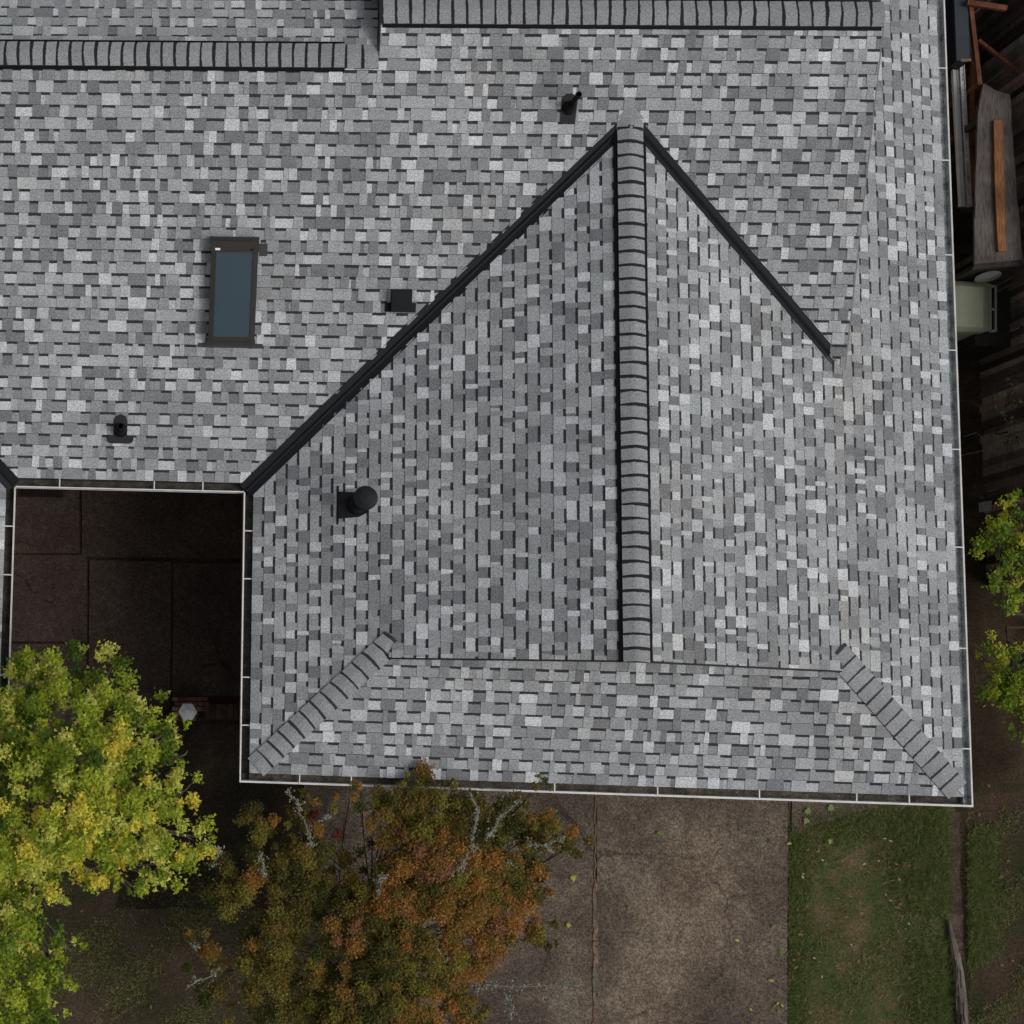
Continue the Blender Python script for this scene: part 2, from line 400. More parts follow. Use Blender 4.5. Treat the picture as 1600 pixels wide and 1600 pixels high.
# west slope of the wing
slope('roof_slope', (xW, yC), (0, -1), zW, [
    [(xW, yS), (xgl, yS + K), (xgl, yC - dc + xgl - xW), (xW, yC - dc)],
    [(xgl, YG), (XR, YG), (XR, yv - dc), (xgl, yC - dc + xgl - xW)]], house,
    deck=[[(xW, yS), (xgl, yS + K), (xgl, yC + xgl - xW), (xW, yC)], [(xgl, YG), (XR, YG), (XR, yv), (xgl, yC + xgl - xW)]])
# east slope of the wing, running on northwards under the upper gable
slope('roof_slope', (xE, yS), (0, 1), zE_, [
    [(XR, YG), (xgr, YG), (xgr, yv - dc - (xgr - XR)), (XR, yv - dc)],
    [(xE, yS), (xE, 11.6), (xgr, 11.6), (xgr, yS + K)]], house,
    deck=[[(XR, YG), (xgr, YG), (xgr, yv - (xgr - XR)), (XR, yv)], [(xE, yS), (xE, 11.6), (xgr, 11.6), (xgr, yS + K)]])
# south skirt
slope('roof_slope', (xW, yS), (1, 0), zS, [[(xW, yS), (xE, yS), (xgr, yS + K), (xgl, yS + K)]], house)
# far left wing
slope('roof_slope', (xL, yS), (0, 1), zL, [[(xL, yS), (xL, yC - dc), (xL - 4.3, yC - dc + 4.3), (xL - 4.3, yS)]], house,
      deck=[[(xL, yS), (xL, yC), (xL - 4.3, yC + 4.3), (xL - 4.3, yS)]])
# north slopes beyond the ridges
slope('roof_slope', (XGL, YL + 4.2), (-1, 0), zN, [[(xL - 4.9, YL), (XGL + .05, YL), (XGL + .05, YL + 3), (xL - 4.9, YL + 3)]], house)
slope('roof_slope', (XG, YR + 4.2), (-1, 0), zNR, [[(XGL, YR), (XG, YR), (XG, YR + 3), (XGL, YR + 3)]], house)

# ------------------------------------------------------------------ walls, gables, fascia
wb = MB(); i_ = .45; WC = (.42, .40, .37)
wb.box(xW + i_, xE - i_, yS + i_, 11, 0, ZE - .08, WC); wb.build('wall', M['wall'], house)
wb = MB(); wb.box(xL - 4.3, xW + i_, yC + i_, 11, 0, ZE - .081, WC); wb.build('wall', M['wall'], house)
wb = MB(); wb.box(xL - 4.2, xL - i_, yS + i_, yC + i_, 0, ZE - .082, WC); wb.build('wall', M['wall'], house)
gb = MB(); y0 = yS + K - .02
gb.prism([(xgl + .1, y0, zS(0, y0) - .1), (xgr - .1, y0, zS(0, y0) - .1), (XR, y0, HR - .06)], (0, .12, 0), WC); gb.build('gable_wall', M['wall'], house)
gb = MB(); x0 = XG - .28
gb.prism([(x0, YR + 2, zM(0, yC) - .1), (x0, yC + 1, zM(0, yC) - .1), (x0, YR, zM(0, YR) - .09)][::-1], (-.1, 0, 0), WC); gb.build('gable_wall', M['wall'], house)
gb = MB(); x0 = XGL + .15
gb.prism([(x0, YR + 2.5, zNR(0, YR + 3) - .5), (x0, YL - .5, zM(0, YL - .5) - .1), (x0, YR, zM(0, YR) - .09), (x0, YR + 2.5, zNR(0, YR + 2.5) - .05)], (.1, 0, 0), (.1, .1, .1)); gb.build('gable_wall', M['wall'], house)
# rake trims
def trim(a, b, wd, th, col=(.02, .021, .023), m='blackmetal', name='rake_trim'):
    q = MB(); q.bar(a, b, wd, th, col); return q.build(name, M[m], house)
trim((xgl, YG - .008, zW(xgl, 0) + .006), (XR, YG - .008, HR + .006), .016, .12)
trim((XR, YG - .008, HR + .006), (xgr, YG - .008, zE_(xgr, 0) + .006), .016, .12)
trim((XGL - .008, YL - .02, zM(0, YL - .02) + .008), (XGL - .008, YR, zM(0, YR) + .008), .016, .16)
trim((XGL - .008, YR, zM(0, YR) + .008), (XGL - .008, YR + 3, zNR(0, YR + 3) + .008), .016, .16)
trim((XG + .008, YR, zM(0, YR) + .006), (XG + .008, yv - (XG - XR), zM(0, yv - (XG - XR)) + .004), .014, .1, (.18, .18, .18))
for a, b in (((xW + .012, yS), (xW + .012, yC)), ((xE - .012, yS), (xE - .012, 11.5)), ((xW, yS + .012), (xE, yS + .012)), ((xL, yC + .012), (xW, yC + .012)), ((xL - .012, yS), (xL - .012, yC))):
    trim((*a, ZE - .02), (*b, ZE - .02), .02, .16, (.35, .33, .30), 'wall', 'fascia_board')

# ------------------------------------------------------------------ valley flashing
def valley(x0, y0, z0, x1, y1, z1, half=.099, name='valley_flashing'):
    a, b = Vector((x0, y0, z0 + .003)), Vector((x1, y1, z1 + .003)); d = (b - a); d2 = Vector((d.x, d.y, 0)).normalized(); s_ = Vector((-d2.y, d2.x, 0))
    k = T / math.sqrt(2); vb = MB(); c = (.0135, .0145, .0175)
    sec = [(-half, .002), (-.026, .0), (-.013, .012), (0, .026), (.013, .012), (.026, 0.0), (half, .002)]
    pr = []
    for s0, h in sec: pr.append((s_ * s0 + Vector((0, 0, abs(s0) * k + h))))
    for i in range(len(pr) - 1):
        vb.poly([a + pr[i], b + pr[i], b + pr[i + 1], a + pr[i + 1]][::-1], c)
    for sg in (-1, 1):
        e = s_ * (sg * half) + Vector((0, 0, half * k + .004))
        vb.bar(a + e, b + e, .006, .004, c)
    return vb.build(name, M['blackmetal'], house)
valley(xW - .1, yC - .1, ZE - .02, XR - .05, yv - .05, zM(0, yv - .05))
valley(XV, yv - (XV - XR), zM(0, yv - (XV - XR)), XR + .05, yv - .05, zM(0, yv - .05))
valley(xL + .1, yC - .1, ZE - .02, xL - 4, yC + 4, zM(0, yC + 4))

# ------------------------------------------------------------------ ridge and hip caps, ridge vents
def caps(a, b, k, half=.135, expo=.150, lift=.0, name='ridge_cap', band=.034, dk=None):
    dk = dk or CDARK
    a, b = Vector(a), Vector(b); L = (b - a).length; d = (b - a) / L; expo = L / round(L / expo)
    d2 = Vector((d.x, d.y, 0)).normalized(); s_ = Vector((-d2.y, d2.x, 0)); mb = MB(); n = round(L / expo)
    prof = [-1, -.72, -.42, -.2, 0, .2, .42, .72, 1]
    for i in range(n):
        jit = random.uniform(-.006, .006)
        p0 = a + d * (i * expo + jit * .5); p1 = a + d * ((i + 1) * expo + .012)
        h0, h1 = .016 + lift, .006 + lift
        cc = random.uniform(.92, 1.08) * .275; c = (cc, cc * 1.02, cc * 1.035); sk = random.uniform(-.008, .008)
        cur = random.uniform(.004, .014)
        def pt(p, q, h, e=0): 
            s0 = q * half; bow = cur * (1 - q * q)
            z = -abs(s0) * k - (.0 if abs(q) > .25 else -(0)) - .012 * (1 - min(abs(q) / .2, 1)) * .6
            return p + s_ * s0 + d * (sk * q + bow + e) + Vector((0, 0, z + h))
        jl = [random.uniform(-.004, .004) for _ in prof]
        for j in range(len(prof) - 1):
            q0, q1 = prof[j], prof[j + 1]
            mid = .150 - random.uniform(.026, .032)
            A, B = pt(p0, q0, h0), pt(p0, q1, h0)
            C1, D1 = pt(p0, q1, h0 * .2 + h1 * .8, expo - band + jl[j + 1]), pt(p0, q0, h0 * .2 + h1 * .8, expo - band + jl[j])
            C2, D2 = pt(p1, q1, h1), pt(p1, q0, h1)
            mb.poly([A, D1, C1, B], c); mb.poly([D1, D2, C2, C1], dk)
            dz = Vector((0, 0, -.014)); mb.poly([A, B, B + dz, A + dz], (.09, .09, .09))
        for q in (-1, 1):
            A, D2 = pt(p0, q, h0), pt(p1, q, h1); dz = Vector((0, 0, -h0))
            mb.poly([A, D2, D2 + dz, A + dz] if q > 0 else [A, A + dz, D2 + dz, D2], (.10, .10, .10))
    return mb.build(name, M['cap'], house)
def ridge_vent(a, b, half=.175, h=.030, name='ridge_vent'):
    a, b = Vector(a), Vector(b); d = (b - a).normalized(); s_ = Vector((-d.y, d.x, 0)); mb = MB(); c = (.005, .005, .006)
    for sg in (-1, 1):
        p = [a + s_ * sg * .03 + Vector((0, 0, h - .03 * T)), b + s_ * sg * .03 + Vector((0, 0, h - .03 * T)), b + s_ * sg * half + Vector((0, 0, h - half * T)), a + s_ * sg * half + Vector((0, 0, h - half * T))]
        if sg > 0: p = p[::-1]
        if (p[1] - p[0]).cross(p[2] - p[1]).z < 0: p = p[::-1]
        mb.prism(p, (0, 0, -h + .004), c)
    return mb.build(name, M['rubber'], house)
VH = .034
# wing ridge
ridge_vent((XR, YG - .01, HR), (XR, yv - .17, HR), .188)
caps((XR, YG - .02, HR), (XR, yv - .10, HR), T, .150, .168, VH)
mb = MB(); e_ = .018; mb.poly([(XR, yv - .12, HR + .036), (XR + .155, yv - .12, HR - .155 * T + .034), (XR + .155, yv + .0, HR - .01 + e_), (XR, yv + .02, HR + .008 + e_)], (.27, .275, .28)); mb.poly([(XR, yv - .12, HR + .036), (XR, yv + .02, HR + .008 + e_), (XR - .155, yv + .0, HR - .01 + e_), (XR - .155, yv - .12, HR - .155 * T + .034)], (.26, .265, .27)); mb.poly([(XR - .155, yv, HR + e_), (XR, yv + .02, HR + .008 + e_), (XR + .155, yv, HR + e_), (XR + .05, yv + .13, HR + .13 * T + .016), (XR - .05, yv + .13, HR + .13 * T + .016)], (.26, .268, .272)); mb.build('ridge_cap', M['cap'], house)
# upper ridge
ridge_vent((XGL + .02, YR, zM(0, YR)), (XG - .02, YR, zM(0, YR)), .184)
caps((XG, YR, zM(0, YR)), (XGL - .01, YR, zM(0, YR)), T, .150, .165, VH)
# left ridge: the vent stops short of the upper gable
xv = Pplane(539, 85, zM).x
ridge_vent((-6, YL, zM(0, YL)), (xv, YL, zM(0, YL)), .184)
caps((xv, YL, zM(0, YL)), (-6, YL, zM(0, YL)), T, .148, .157, VH)
caps((XGL - .01, YL, zM(0, YL)), (xv, YL, zM(0, YL)), T, .148, .160, .014)
# hips
kh = T / math.sqrt(2)
caps((xW + .07, yS + .07, ZE + T * .07 + .01), (xW + K + .05, yS + K + .05, ZE + T * (K + .05) + .01), kh, .145, .172, 0.006, 'hip_cap', .030, (.040, .042, .045))
caps((xE - .07, yS + .07, ZE + T * .07 + .01), (xE - K - .06, yS + K + .06, ZE + T * (K + .06) + .01), kh, .150, .178, 0.006, 'hip_cap', .030, (.040, .042, .045))

# ------------------------------------------------------------------ gutters
def gutter(a, b, out, straps, ext=(0, 0), Dc=(.055, .050, .042), Fc=(.12, .12, .115), lip=.016, dep=.10, deb=45):
    """a,b plan points of the outer lip; out: outward plan direction; straps: list of plan positions along"""
    a, b, o = Vector((*a, 0)), Vector((*b, 0)), Vector((*out, 0)); d = (b - a).normalized(); zt = ZE - .012; mb = MB()
    a2, b2 = a - d * ext[0], b + d * ext[1]
    def strip(o0, z0, o1, z1, mi, c, th=None):
        p = [a2 + o * o0 + Vector((0, 0, z0)), b2 + o * o0 + Vector((0, 0, z0)), b2 + o * o1 + Vector((0, 0, z1)), a2 + o * o1 + Vector((0, 0, z1))]
        mb.poly(p, c, mi)
    Wc = (.66, .65, .62)
    # trough: floor, back, front (inside), front (outside), lip
    strip(-.115, zt - dep, -lip, zt - dep, 1, Dc); strip(-.115, zt - dep, -.115, zt, 1, Dc)
    strip(-lip - .014, zt - dep + .002, -lip + .003, zt - .015, 1, Fc); strip(-.004, zt - .10, 0, zt, 0, Wc)
    strip(-.115, zt - .103, -.0, zt - .103, 0, Wc)
    mb.prism([a2 + o * -lip + Vector((0, 0, zt)), b2 + o * -lip + Vector((0, 0, zt)), b2 + Vector((0, 0, zt + .002)), a2 + Vector((0, 0, zt + .002))] if (b2 - a2).cross(o).z > 0 else
             [a2 + Vector((0, 0, zt + .002)), b2 + Vector((0, 0, zt + .002)), b2 + o * -lip + Vector((0, 0, zt)), a2 + o * -lip + Vector((0, 0, zt))], (0, 0, -.02), Wc, 0)
    # debris on the floor of the trough
    for _ in range(int((b2 - a2).length * deb)):
        u = random.random(); p = a2.lerp(b2, u) + o * random.uniform(-.105, -.03) + Vector((0, 0, zt - dep + .003)); r = random.uniform(.004, .014); an = random.random() * 3
        c = random.choice([(.09, .06, .035), (.05, .04, .03), (.12, .10, .07), (.03, .025, .02), (.16, .15, .13)])
        mb.poly([p + Vector((math.cos(an + q) * r, math.sin(an + q) * r * .6, random.uniform(0, .006))) for q in (0, 1.6, 3.1, 4.7)], c, 1)
    og = mb.build('gutter', [M['white'], M['dirty']], house)
    for s_ in straps:
        p = a + d * ((Vector((*s_, 0)) - a).dot(d)); sb = MB(); q = p + Vector((0, 0, zt + .004))
        sb.bar(q + o * -.004, q + o * -.125 + Vector((0, 0, .004)), .014, .006, Wc); s2 = sb.build('gutter_strap', M['white'], og)
    return og
pe = lambda x, y: tuple(P(x, y, ZE)[:2])
gutter((XE, YS), (XE, 11.6), (1, 0), [pe(1477 + 40 * y / 1265, y) for y in (106, 250, 398, 547, 702, 855, 1013, 1170)], (.0, 0), (.26, .28, .28), (.32, .33, .325), .017, .06, 12)
gutter((XcR, YS), (XE, YS), (0, -1), [pe(x, 1240) for x in (468, 549, 708, 867, 1028, 1187, 1339, 1421)], (0, 0), (.07, .058, .046), (.34, .34, .33), .024, .07, 110)
gutter((XcR, YS), (XcR, YC), (-1, 0), [pe(380, y) for y in (829, 904, 1058, 1133)])
gutter((XcL, YC), (XcR, YC), (0, -1), [pe(x, 765) for x in (93, 241, 317)])
gutter((XcL, YS), (XcL, YC), (1, 0), [pe(15, y) for y in (822, 898, 1055)])

# ------------------------------------------------------------------ skylight
def frame_at(p, upslope, fn):
    """local axes on a slope: u across, v upslope, n normal"""
    v2 = Vector((*upslope, 0)); q = p + v2; v3 = (Vector((q.x, q.y, fn(q.x, q.y))) - Vector((p.x, p.y, fn(p.x, p.y)))).normalized()
    u3 = v2.cross(Vector((0, 0, 1))).normalized(); n3 = u3.cross(v3).normalized()
    return u3, v3, n3
def lbox(mb, o, ax, x0, x1, y0, y1, z0, z1, col, mi=0):
    u, v, n = ax; f = lambda x, y, z: o + u * x + v * y + n * z
    mb.prism([f(x0, y0, z1), f(x1, y0, z1), f(x1, y1, z1), f(x0, y1, z1)], -n * (z1 - z0), col, mi)
o = Pplane(360, 530, zM); ax = frame_at(o, (0, 1), zM)
sk_l, BR = 1.19, (.040, .034, .028)
mb = MB(); hw = .27
lbox(mb, o, ax, -hw, hw, 0, sk_l, .0, .13, (.018, .018, .018)); sk = mb.build('skylight', M['blackmetal'], house); sk['label'] = 'skylight with dark brown frame and blue glass'
mb = MB(); fr = .047
lbox(mb, o, ax, -hw - .012, -hw + fr, -.012, sk_l - .12, .13, .165, (.030, .028, .024)); lbox(mb, o, ax, hw - fr, hw + .012, -.012, sk_l - .12, .13, .165, (.040, .036, .031))
lbox(mb, o, ax, -hw + fr, hw - fr, -.012, fr - .01, .13, .163, BR); lbox(mb, o, ax, -hw - .02, hw + .02, sk_l - .12, sk_l + .01, .12, .175, BR)
lbox(mb, o, ax, -hw - .02, hw + .02, sk_l + .01, sk_l + .06, .0, .15, (.03, .03, .03))
mb.build('frame', M['blackmetal'], sk)
mb = MB(); lbox(mb, o, ax, -hw + fr, hw - fr, fr - .01, sk_l - .12, .131, .148, (.05, .08, .1)); mb.build('glass', M['glass'], sk)
mb = MB(); lbox(mb, o, ax, -.40, .40, -.105, -.05, .012, .018, (.050, .050, .054)); lbox(mb, o, ax, -hw - .03, hw + .03, -.06, .0, .012, .07, (.042, .042, .045))
mb.build('flashing', M['blackmetal'], sk); mb = MB(); lbox(mb, o, ax, hw + .02, hw + .135, sk_l - .17, sk_l - .02, .012, .02, (.055, .055, .062)); mb.build('flashing', M['blackmetal'], sk)
mb = MB(); lbox(mb, o, ax, -hw + .03, -hw + .09, sk_l - .10, sk_l - .075, .175, .182, (.85, .85, .85)); mb.build('sticker', M['white'], sk)
mb = MB(); lbox(mb, o, ax, hw - .07, hw - .045, sk_l - .10, sk_l - .08, .175, .19, (.01, .01, .01)); lbox(mb, o, ax, hw + .0, hw + .022, sk_l - .18, sk_l - .1, .10, .16, (.2, .19, .17)); mb.build('hinge', M['metal'], sk)

# ------------------------------------------------------------------ vents
def disc_pts(c, u, v, r, n=24, sy=1): return [c + u * (r * math.cos(2 * math.pi * i / n)) + v * (r * sy * math.sin(2 * math.pi * i / n)) for i in range(n)]
Z = Vector((0, 0, 1)); BK = (.009, .009, .010)
def lathe(mb, c, prof, col, n=24, mi=0):
    for (r0, z0), (r1, z1) in zip(prof, prof[1:]):
        for i in range(n):
            a0, a1 = 2 * math.pi * i / n, 2 * math.pi * (i + 1) / n
            f = lambda r, z, a: c + Vector((r * math.cos(a), r * math.sin(a), z))
            q = [f(r0, z0, a0), f(r0, z0, a1), f(r1, z1, a1), f(r1, z1, a0)]
            if r1 < 1e-6: q = q[:3]
            mb.poly(q, col, mi)
def wplate(mb, o, ax, pts, h, th, col):
    u, v, n = ax; mb.prism([o + u * x + v * y + n * h for x, y in pts], -n * th, col)
# 1. rubber boot with wide rounded base (left)
o = Pplane(188, 676, zM); ax = frame_at(o, (0, 1), zM)
rp = lambda x0, x1, y0, y1, r: [(x0 + r, y0), (x1 - r, y0), (x1 - r * .3, y0 + r * .3), (x1, y0 + r), (x1, y1), (x0, y1), (x0, y0 + r), (x0 + r * .3, y0 + r * .3)]
mb = MB(); wplate(mb, o, ax, rp(-.165, .165, -.135, -.03, .05), .020, .008, (.028, .028, .031))
wplate(mb, o, ax, [(-.085, -.03), (.085, -.03), (.085, .16), (.06, .21), (.0, .235), (-.06, .21), (-.085, .16)], .019, .008, (.028, .028, .03))
vp = mb.build('plumbing_vent', M['rubber'], house); vp['label'] = 'plumbing vent boot on a wide rounded base plate'
mb = MB(); lathe(mb, o + Vector((0, .03, .0)), [(.09, .01), (.085, .05), (.07, .11), (.045, .16)], BK); mb.build('boot', M['rubber'], vp, True)
mb = MB(); lathe(mb, o + Vector((0, .03, .0)), [(.04, .12), (.04, .30), (.033, .30), (.033, .15), (0, .15)], (.010, .010, .011)); mb.build('pipe', M['rubber'], vp, True)
# 2. narrow boot near the upper ridge
o = Pplane(888, 172, zM); ax = frame_at(o, (0, 1), zM)
mb = MB(); wplate(mb, o, ax, [(-.085, -.155), (.085, -.155), (.095, .10), (.075, .16), (.03, .19), (-.03, .19), (-.08, .15), (-.09, .10)], .020, .008, (.026, .026, .028))
vp = mb.build('plumbing_vent', M['rubber'], house); vp['label'] = 'plumbing vent with a narrow pipe near the upper ridge'
mb = MB(); lathe(mb, o + Vector((0, .02, .0)), [(.085, .0), (.08, .03), (.072, .035), (.068, .07), (.058, .075), (.05, .12), (.04, .16)], BK); mb.build('boot', M['rubber'], vp, True)
mb = MB(); lathe(mb, o + Vector((0, .02, .0)), [(.032, .12), (.032, .42), (.036, .42), (.036, .45), (.026, .45), (.026, .3), (0, .3)], (.006, .006, .007)); mb.build('pipe', M['rubber'], vp, True)
# 3. flue with round cap on the wing
o = Pplane(555, 789, zW); ax = frame_at(o, (1, 0), zW)
mb = MB(); wplate(mb, o, ax, [(-.17, -.20), (.17, -.20), (.15, .05), (.09, .17), (-.09, .17), (-.15, .05)], .022, .01, (.016, .016, .018)); wplate(mb, o, ax, [(-.24, -.225), (.24, -.225), (.24, -.20), (-.24, -.20)], .015, .006, (.012, .012, .012))
vp = mb.build('flue_vent', M['blackmetal'], house); vp['label'] = 'black flue with a round rain cap on the west slope of the wing'
mb = MB(); lathe(mb, o + Vector((.03, 0, 0)), [(.135, -.02), (.12, .08), (.085, .20)], BK); mb.build('cone_flashing', M['blackmetal'], vp, True)
mb = MB(); lathe(mb, o + Vector((.03, 0, 0)), [(.075, .1), (.075, .50), (.10, .50), (.10, .56), (.075, .56), (.075, .60)], (.02, .02, .022)); mb.build('pipe', M['blackmetal'], vp, True)
mb = MB(); lathe(mb, o + Vector((.03, 0, 0)), [(.12, .57), (.145, .62), (.135, .66), (.08, .69), (0, .70)], (.017, .018, .021), 32); mb.build('rain_cap', M['blackmetal'], vp, True)
# 4. box vent
o = Pplane(625, 487, zM); ax = frame_at(o, (0, 1), zM)
mb = MB(); wplate(mb, o, ax, [(-.185, -.005), (.185, -.005), (.185, .11), (-.185, .11)], .021, .008, (.011, .012, .014))
vp = mb.build('box_vent', M['blackmetal'], house); vp['label'] = 'square black exhaust vent beside the long valley'
u, v, n = ax; f = lambda x, y, z: o + u * x + v * y + n * z
mb = MB(); mb.prism([f(-.125, 0, .10), f(.125, 0, .10), f(.125, .27, .055), f(-.125, .27, .055)], -n * .09, (.0105, .0115, .0145)); mb.build('hood', M['blackmetal'], vp)
mb = MB(); lbox(mb, o, ax, -.126, -.119, -.002, .27, .02, .108, (.006, .006, .007)); lbox(mb, o, ax, -.126, .126, .262, .275, .02, .063, (.006, .006, .007)); mb.build('rim', M['blackmetal'], vp)

# ------------------------------------------------------------------ courtyard: brick pier, lantern, grille
bb = MB()
for r_ in range(5):
    for k in range(8 if r_ < 3 else 4):
        x = 270 + k * 9.2 + (r_ % 2) * 3; 
        if r_ >= 3: pass
        y = 1089 + r_ * 7.6
        a = P(x, y, .40); b = P(x + 8.2, y + 6.6, .40); c = random.choice([(.10, .045, .035), (.13, .075, .06), (.07, .04, .032), (.15, .10, .08)])
        if k < 6: bb.box(a.x, b.x, b.y, a.y, .05, .40 + random.uniform(-.004, .004), c)
tag(bb.build('brick_pier', M['bark']), 'low reddish brick pier under the white hexagonal lantern', 'brick pier')
bb = MB()
for k in range(12):
    a = P(320 + k * 9, 1100, .12); b = P(320 + k * 9 + 8, 1124, .12); c = random.choice([(.05, .022, .018), (.035, .020, .016), (.06, .035, .03)])
    bb.box(a.x, b.x, b.y, a.y, 0, .12 + random.uniform(-.004, .004), c)
tag(bb.build('brick_edging', M['bark']), 'dark brick edging strip running under the wing eave', 'brick edging')
lp = P(294, 1112, 0); lt = P(294, 1112, 1.0)
lan = empty('lantern', (lt.x, lt.y, .40), 'white hexagonal post lantern standing on the brick pier in the courtyard', 'lantern')
c0 = Vector((lt.x, lt.y, .4)); mb = MB(); lathe(mb, c0, [(.05, 0), (.05, .02), (.02, .03), (.02, .25)], (.6, .6, .6), 12); mb.build('post', M['white'], lan)
mb = MB(); lathe(mb, c0, [(.07, .25), (.09, .27), (.105, .48), (.07, .48)], (.55, .55, .56), 6); mb.build('lamp_body', M['white'], lan)
mb = MB(); lathe(mb, c0, [(.125, .48), (.125, .505), (.04, .58), (.03, .60), (0, .61)], (.75, .76, .77), 6); mb.build('lamp_cap', M['white'], lan)
mb = MB(); a = P(30, 765, .06); b = P(100, 776, .06)
for k in range(14): mb.box(a.x + (b.x - a.x) * k / 14, a.x + (b.x - a.x) * (k + .6) / 14, b.y, a.y, .03, .06, (.015, .013, .012))
mb.box(a.x, b.x, b.y - .015, b.y, .03, .064, (.02, .018, .017)); mb.box(a.x, b.x, a.y, a.y + .015, .03, .064, (.02, .018, .017))
tag(mb.build('drain_grate', M['blackmetal']), 'dark slotted drain grate along the courtyard wall', 'drain grate')

# ------------------------------------------------------------------ side yard: fence and stored things
fx = P(1645, 500, 1.85).x
fence = empty('fence', (fx, 5, 0), 'weathered dark board fence along the east side of the house', 'fence')
y = 11.4; k = 0
while y > 2.6:
    wd = random.uniform(.07, .12); q = MB(); tp = 1.85 + random.uniform(-.02, .02); g0 = random.choice([1.2, 2, 3, 4.5, 7])
    c = random.choice([(.030, .023, .019), (.042, .034, .029), (.022, .016, .013), (.046, .030, .024)]); c = tuple(v_ * g0 for v_ in c)
    ln = random.uniform(-.02, .02); x0 = fx + random.uniform(-.008, .008)
    x0 += (k % 2) * .012; q.prism([(x0, y - wd, tp), (x0 + .02, y - wd, tp), (x0 + .02, y, tp), (x0, y, tp)], (ln, 0, -tp), c)
    q.build('board', M['wood'], fence); y -= wd + random.choice([.001, .002, .003, .010]); k += 1
for z in (.35, 1.0, 1.6):
    q = MB(); q.box(fx + .034, fx + .072, 2.6, 11.4, z, z + .085, (.028, .018, .014)); q.build('rail', M['wood'], fence)
for yy in (3.0, 5.2, 7.4, 9.6):
    q = MB(); q.box(fx + .074, fx + .16, yy, yy + .09, 0, 1.8, (.03, .02, .016)); q.build('post', M['wood'], fence)
def slab(name, px, z, th, col, m, label=None, cat=None, parent=None, group=None):
    q = MB(); p = [P(x, y, z) for x, y in px]
    if (p[1] - p[0]).cross(p[2] - p[1]).z < 0: p = p[::-1]
    q.prism(p, (0, 0, -th), col); o = q.build(name, M[m], parent)
    if label: tag(o, label, cat, group)
    return o
cb = empty('metal_cabinet', P(1500, 40, 0), 'dark blue-grey metal cabinet with a flat top beside the gutter', 'cabinet')
slab('body', [(1492, -60), (1515, -60), (1517, 93), (1497, 93)], 1.50, 1.5, (.012, .013, .015), 'blackmetal', parent=cb)
slab('top_panel', [(1489, -60), (1511, -60), (1515, 94), (1495, 94)], 1.54, .035, (.040, .048, .056), 'blackmetal', parent=cb)
slab('edge_strip', [(1501, 92), (1517, 91), (1518, 95), (1502, 96)], 1.55, .02, (.20, .13, .09), 'wood', parent=cb)
for j, (x, lb) in enumerate(((1487, 'white painted downspout length nearest the gutter, lying north to south'), (1498, 'scuffed white downspout length on the side away from the gutter'))):
    d = empty('downspout', P(x, 200, .9), lb, 'downspout', 'white downspout lengths stored beside the house')
    a0, b0 = P(x + 4, 88, 1.15), P(x + 17, 322, 1.15)
    mb = MB(); mb.bar(a0, b0, .062, .05, (.50, .48, .46)); mb.build('channel', M['dirty' if j else 'white'], d)
    s_ = Vector((b0.y - a0.y, a0.x - b0.x, 0)).normalized() * .026
    mb = MB(); mb.bar(a0 + s_ + Z * .012, b0 + s_ + Z * .012, .012, .012, (.62, .60, .58)); mb.bar(a0 - s_ + Z * .012, b0 - s_ + Z * .012, .010, .012, (.42, .41, .39)); mb.build('flange', M['white'], d)
pal = empty('pallet', P(1483, 80, .4), 'narrow brown slatted pallet standing between house wall and cabinet', 'pallet')
for k in range(9): slab('slat', [(1479 + k * .8, 0 + k * 17), (1488 + k * .8, -3 + k * 17), (1489 + k * .8, 9 + k * 17), (1480 + k * .8, 12 + k * 17)], .7, .03, (.085, .060, .052), 'wood', parent=pal)
slab('side_rail', [(1477, -10), (1480, -10), (1487, 160), (1484, 160)], .66, .6, (.04, .028, .022), 'wood', parent=pal)
RU = (.16, .060, .030)
rf = empty('rusty_frame', P(1530, 60, 0), 'rust coloured angle frame with diagonal braces over the side yard', 'frame')
for nm, a0, b0, z0, z1, wd in (('upright', (1513, -30), (1532, 132), 1.6, 1.45, .055), ('upright', (1519, -20), (1521, 300), 1.2, .4, .05), ('cross_bar', (1512, 3), (1574, 12), 1.62, 1.62, .07), ('brace', (1530, 62), (1615, 128), 1.3, 1.3, .045)):
    q = MB(); q.bar(P(*a0, z0), P(*b0, z1), wd, .05, RU); q.build(nm, M['wood'], rf)
for px_, py_ in ((1513, 3), (1531, 130)):
    q = MB(); p = P(px_, py_, 1.45); q.box(p.x - .02, p.x + .02, p.y - .02, p.y + .02, 0, 1.45, RU); q.build('leg', M['wood'], rf)
wbn = empty('workbench', P(1560, 280, 0), 'grey weathered plywood bench by the fence with an orange board on top', 'workbench')
slab('bench_top', wob([(1537, 130), (1556, 141), (1578, 148), (1584, 240), (1598, 405), (1523, 412), (1524, 300), (1528, 180)], 1.0, 20), 1.50, .04, (.105, .088, .080), 'wood', parent=wbn)
slab('apron', [(1523, 413), (1598, 406), (1600, 414), (1520, 421)], 1.46, .8, (.05, .04, .034), 'wood', parent=wbn)
for q_ in ((1530, 190), (1575, 190), (1530, 400), (1585, 400)):
    p = P(*q_, 1.46); q = MB(); q.box(p.x - .04, p.x + .04, p.y - .04, p.y + .04, 0, 1.46, (.05, .04, .03)); q.build('leg', M['wood'], wbn)
slab('orange_board', [(1553, 188), (1566, 187), (1570, 300), (1572, 392), (1560, 393), (1555, 300)], 1.545, .04, (.23, .100, .042), 'wood', 'long orange stained board lying on the weathered bench', 'board')
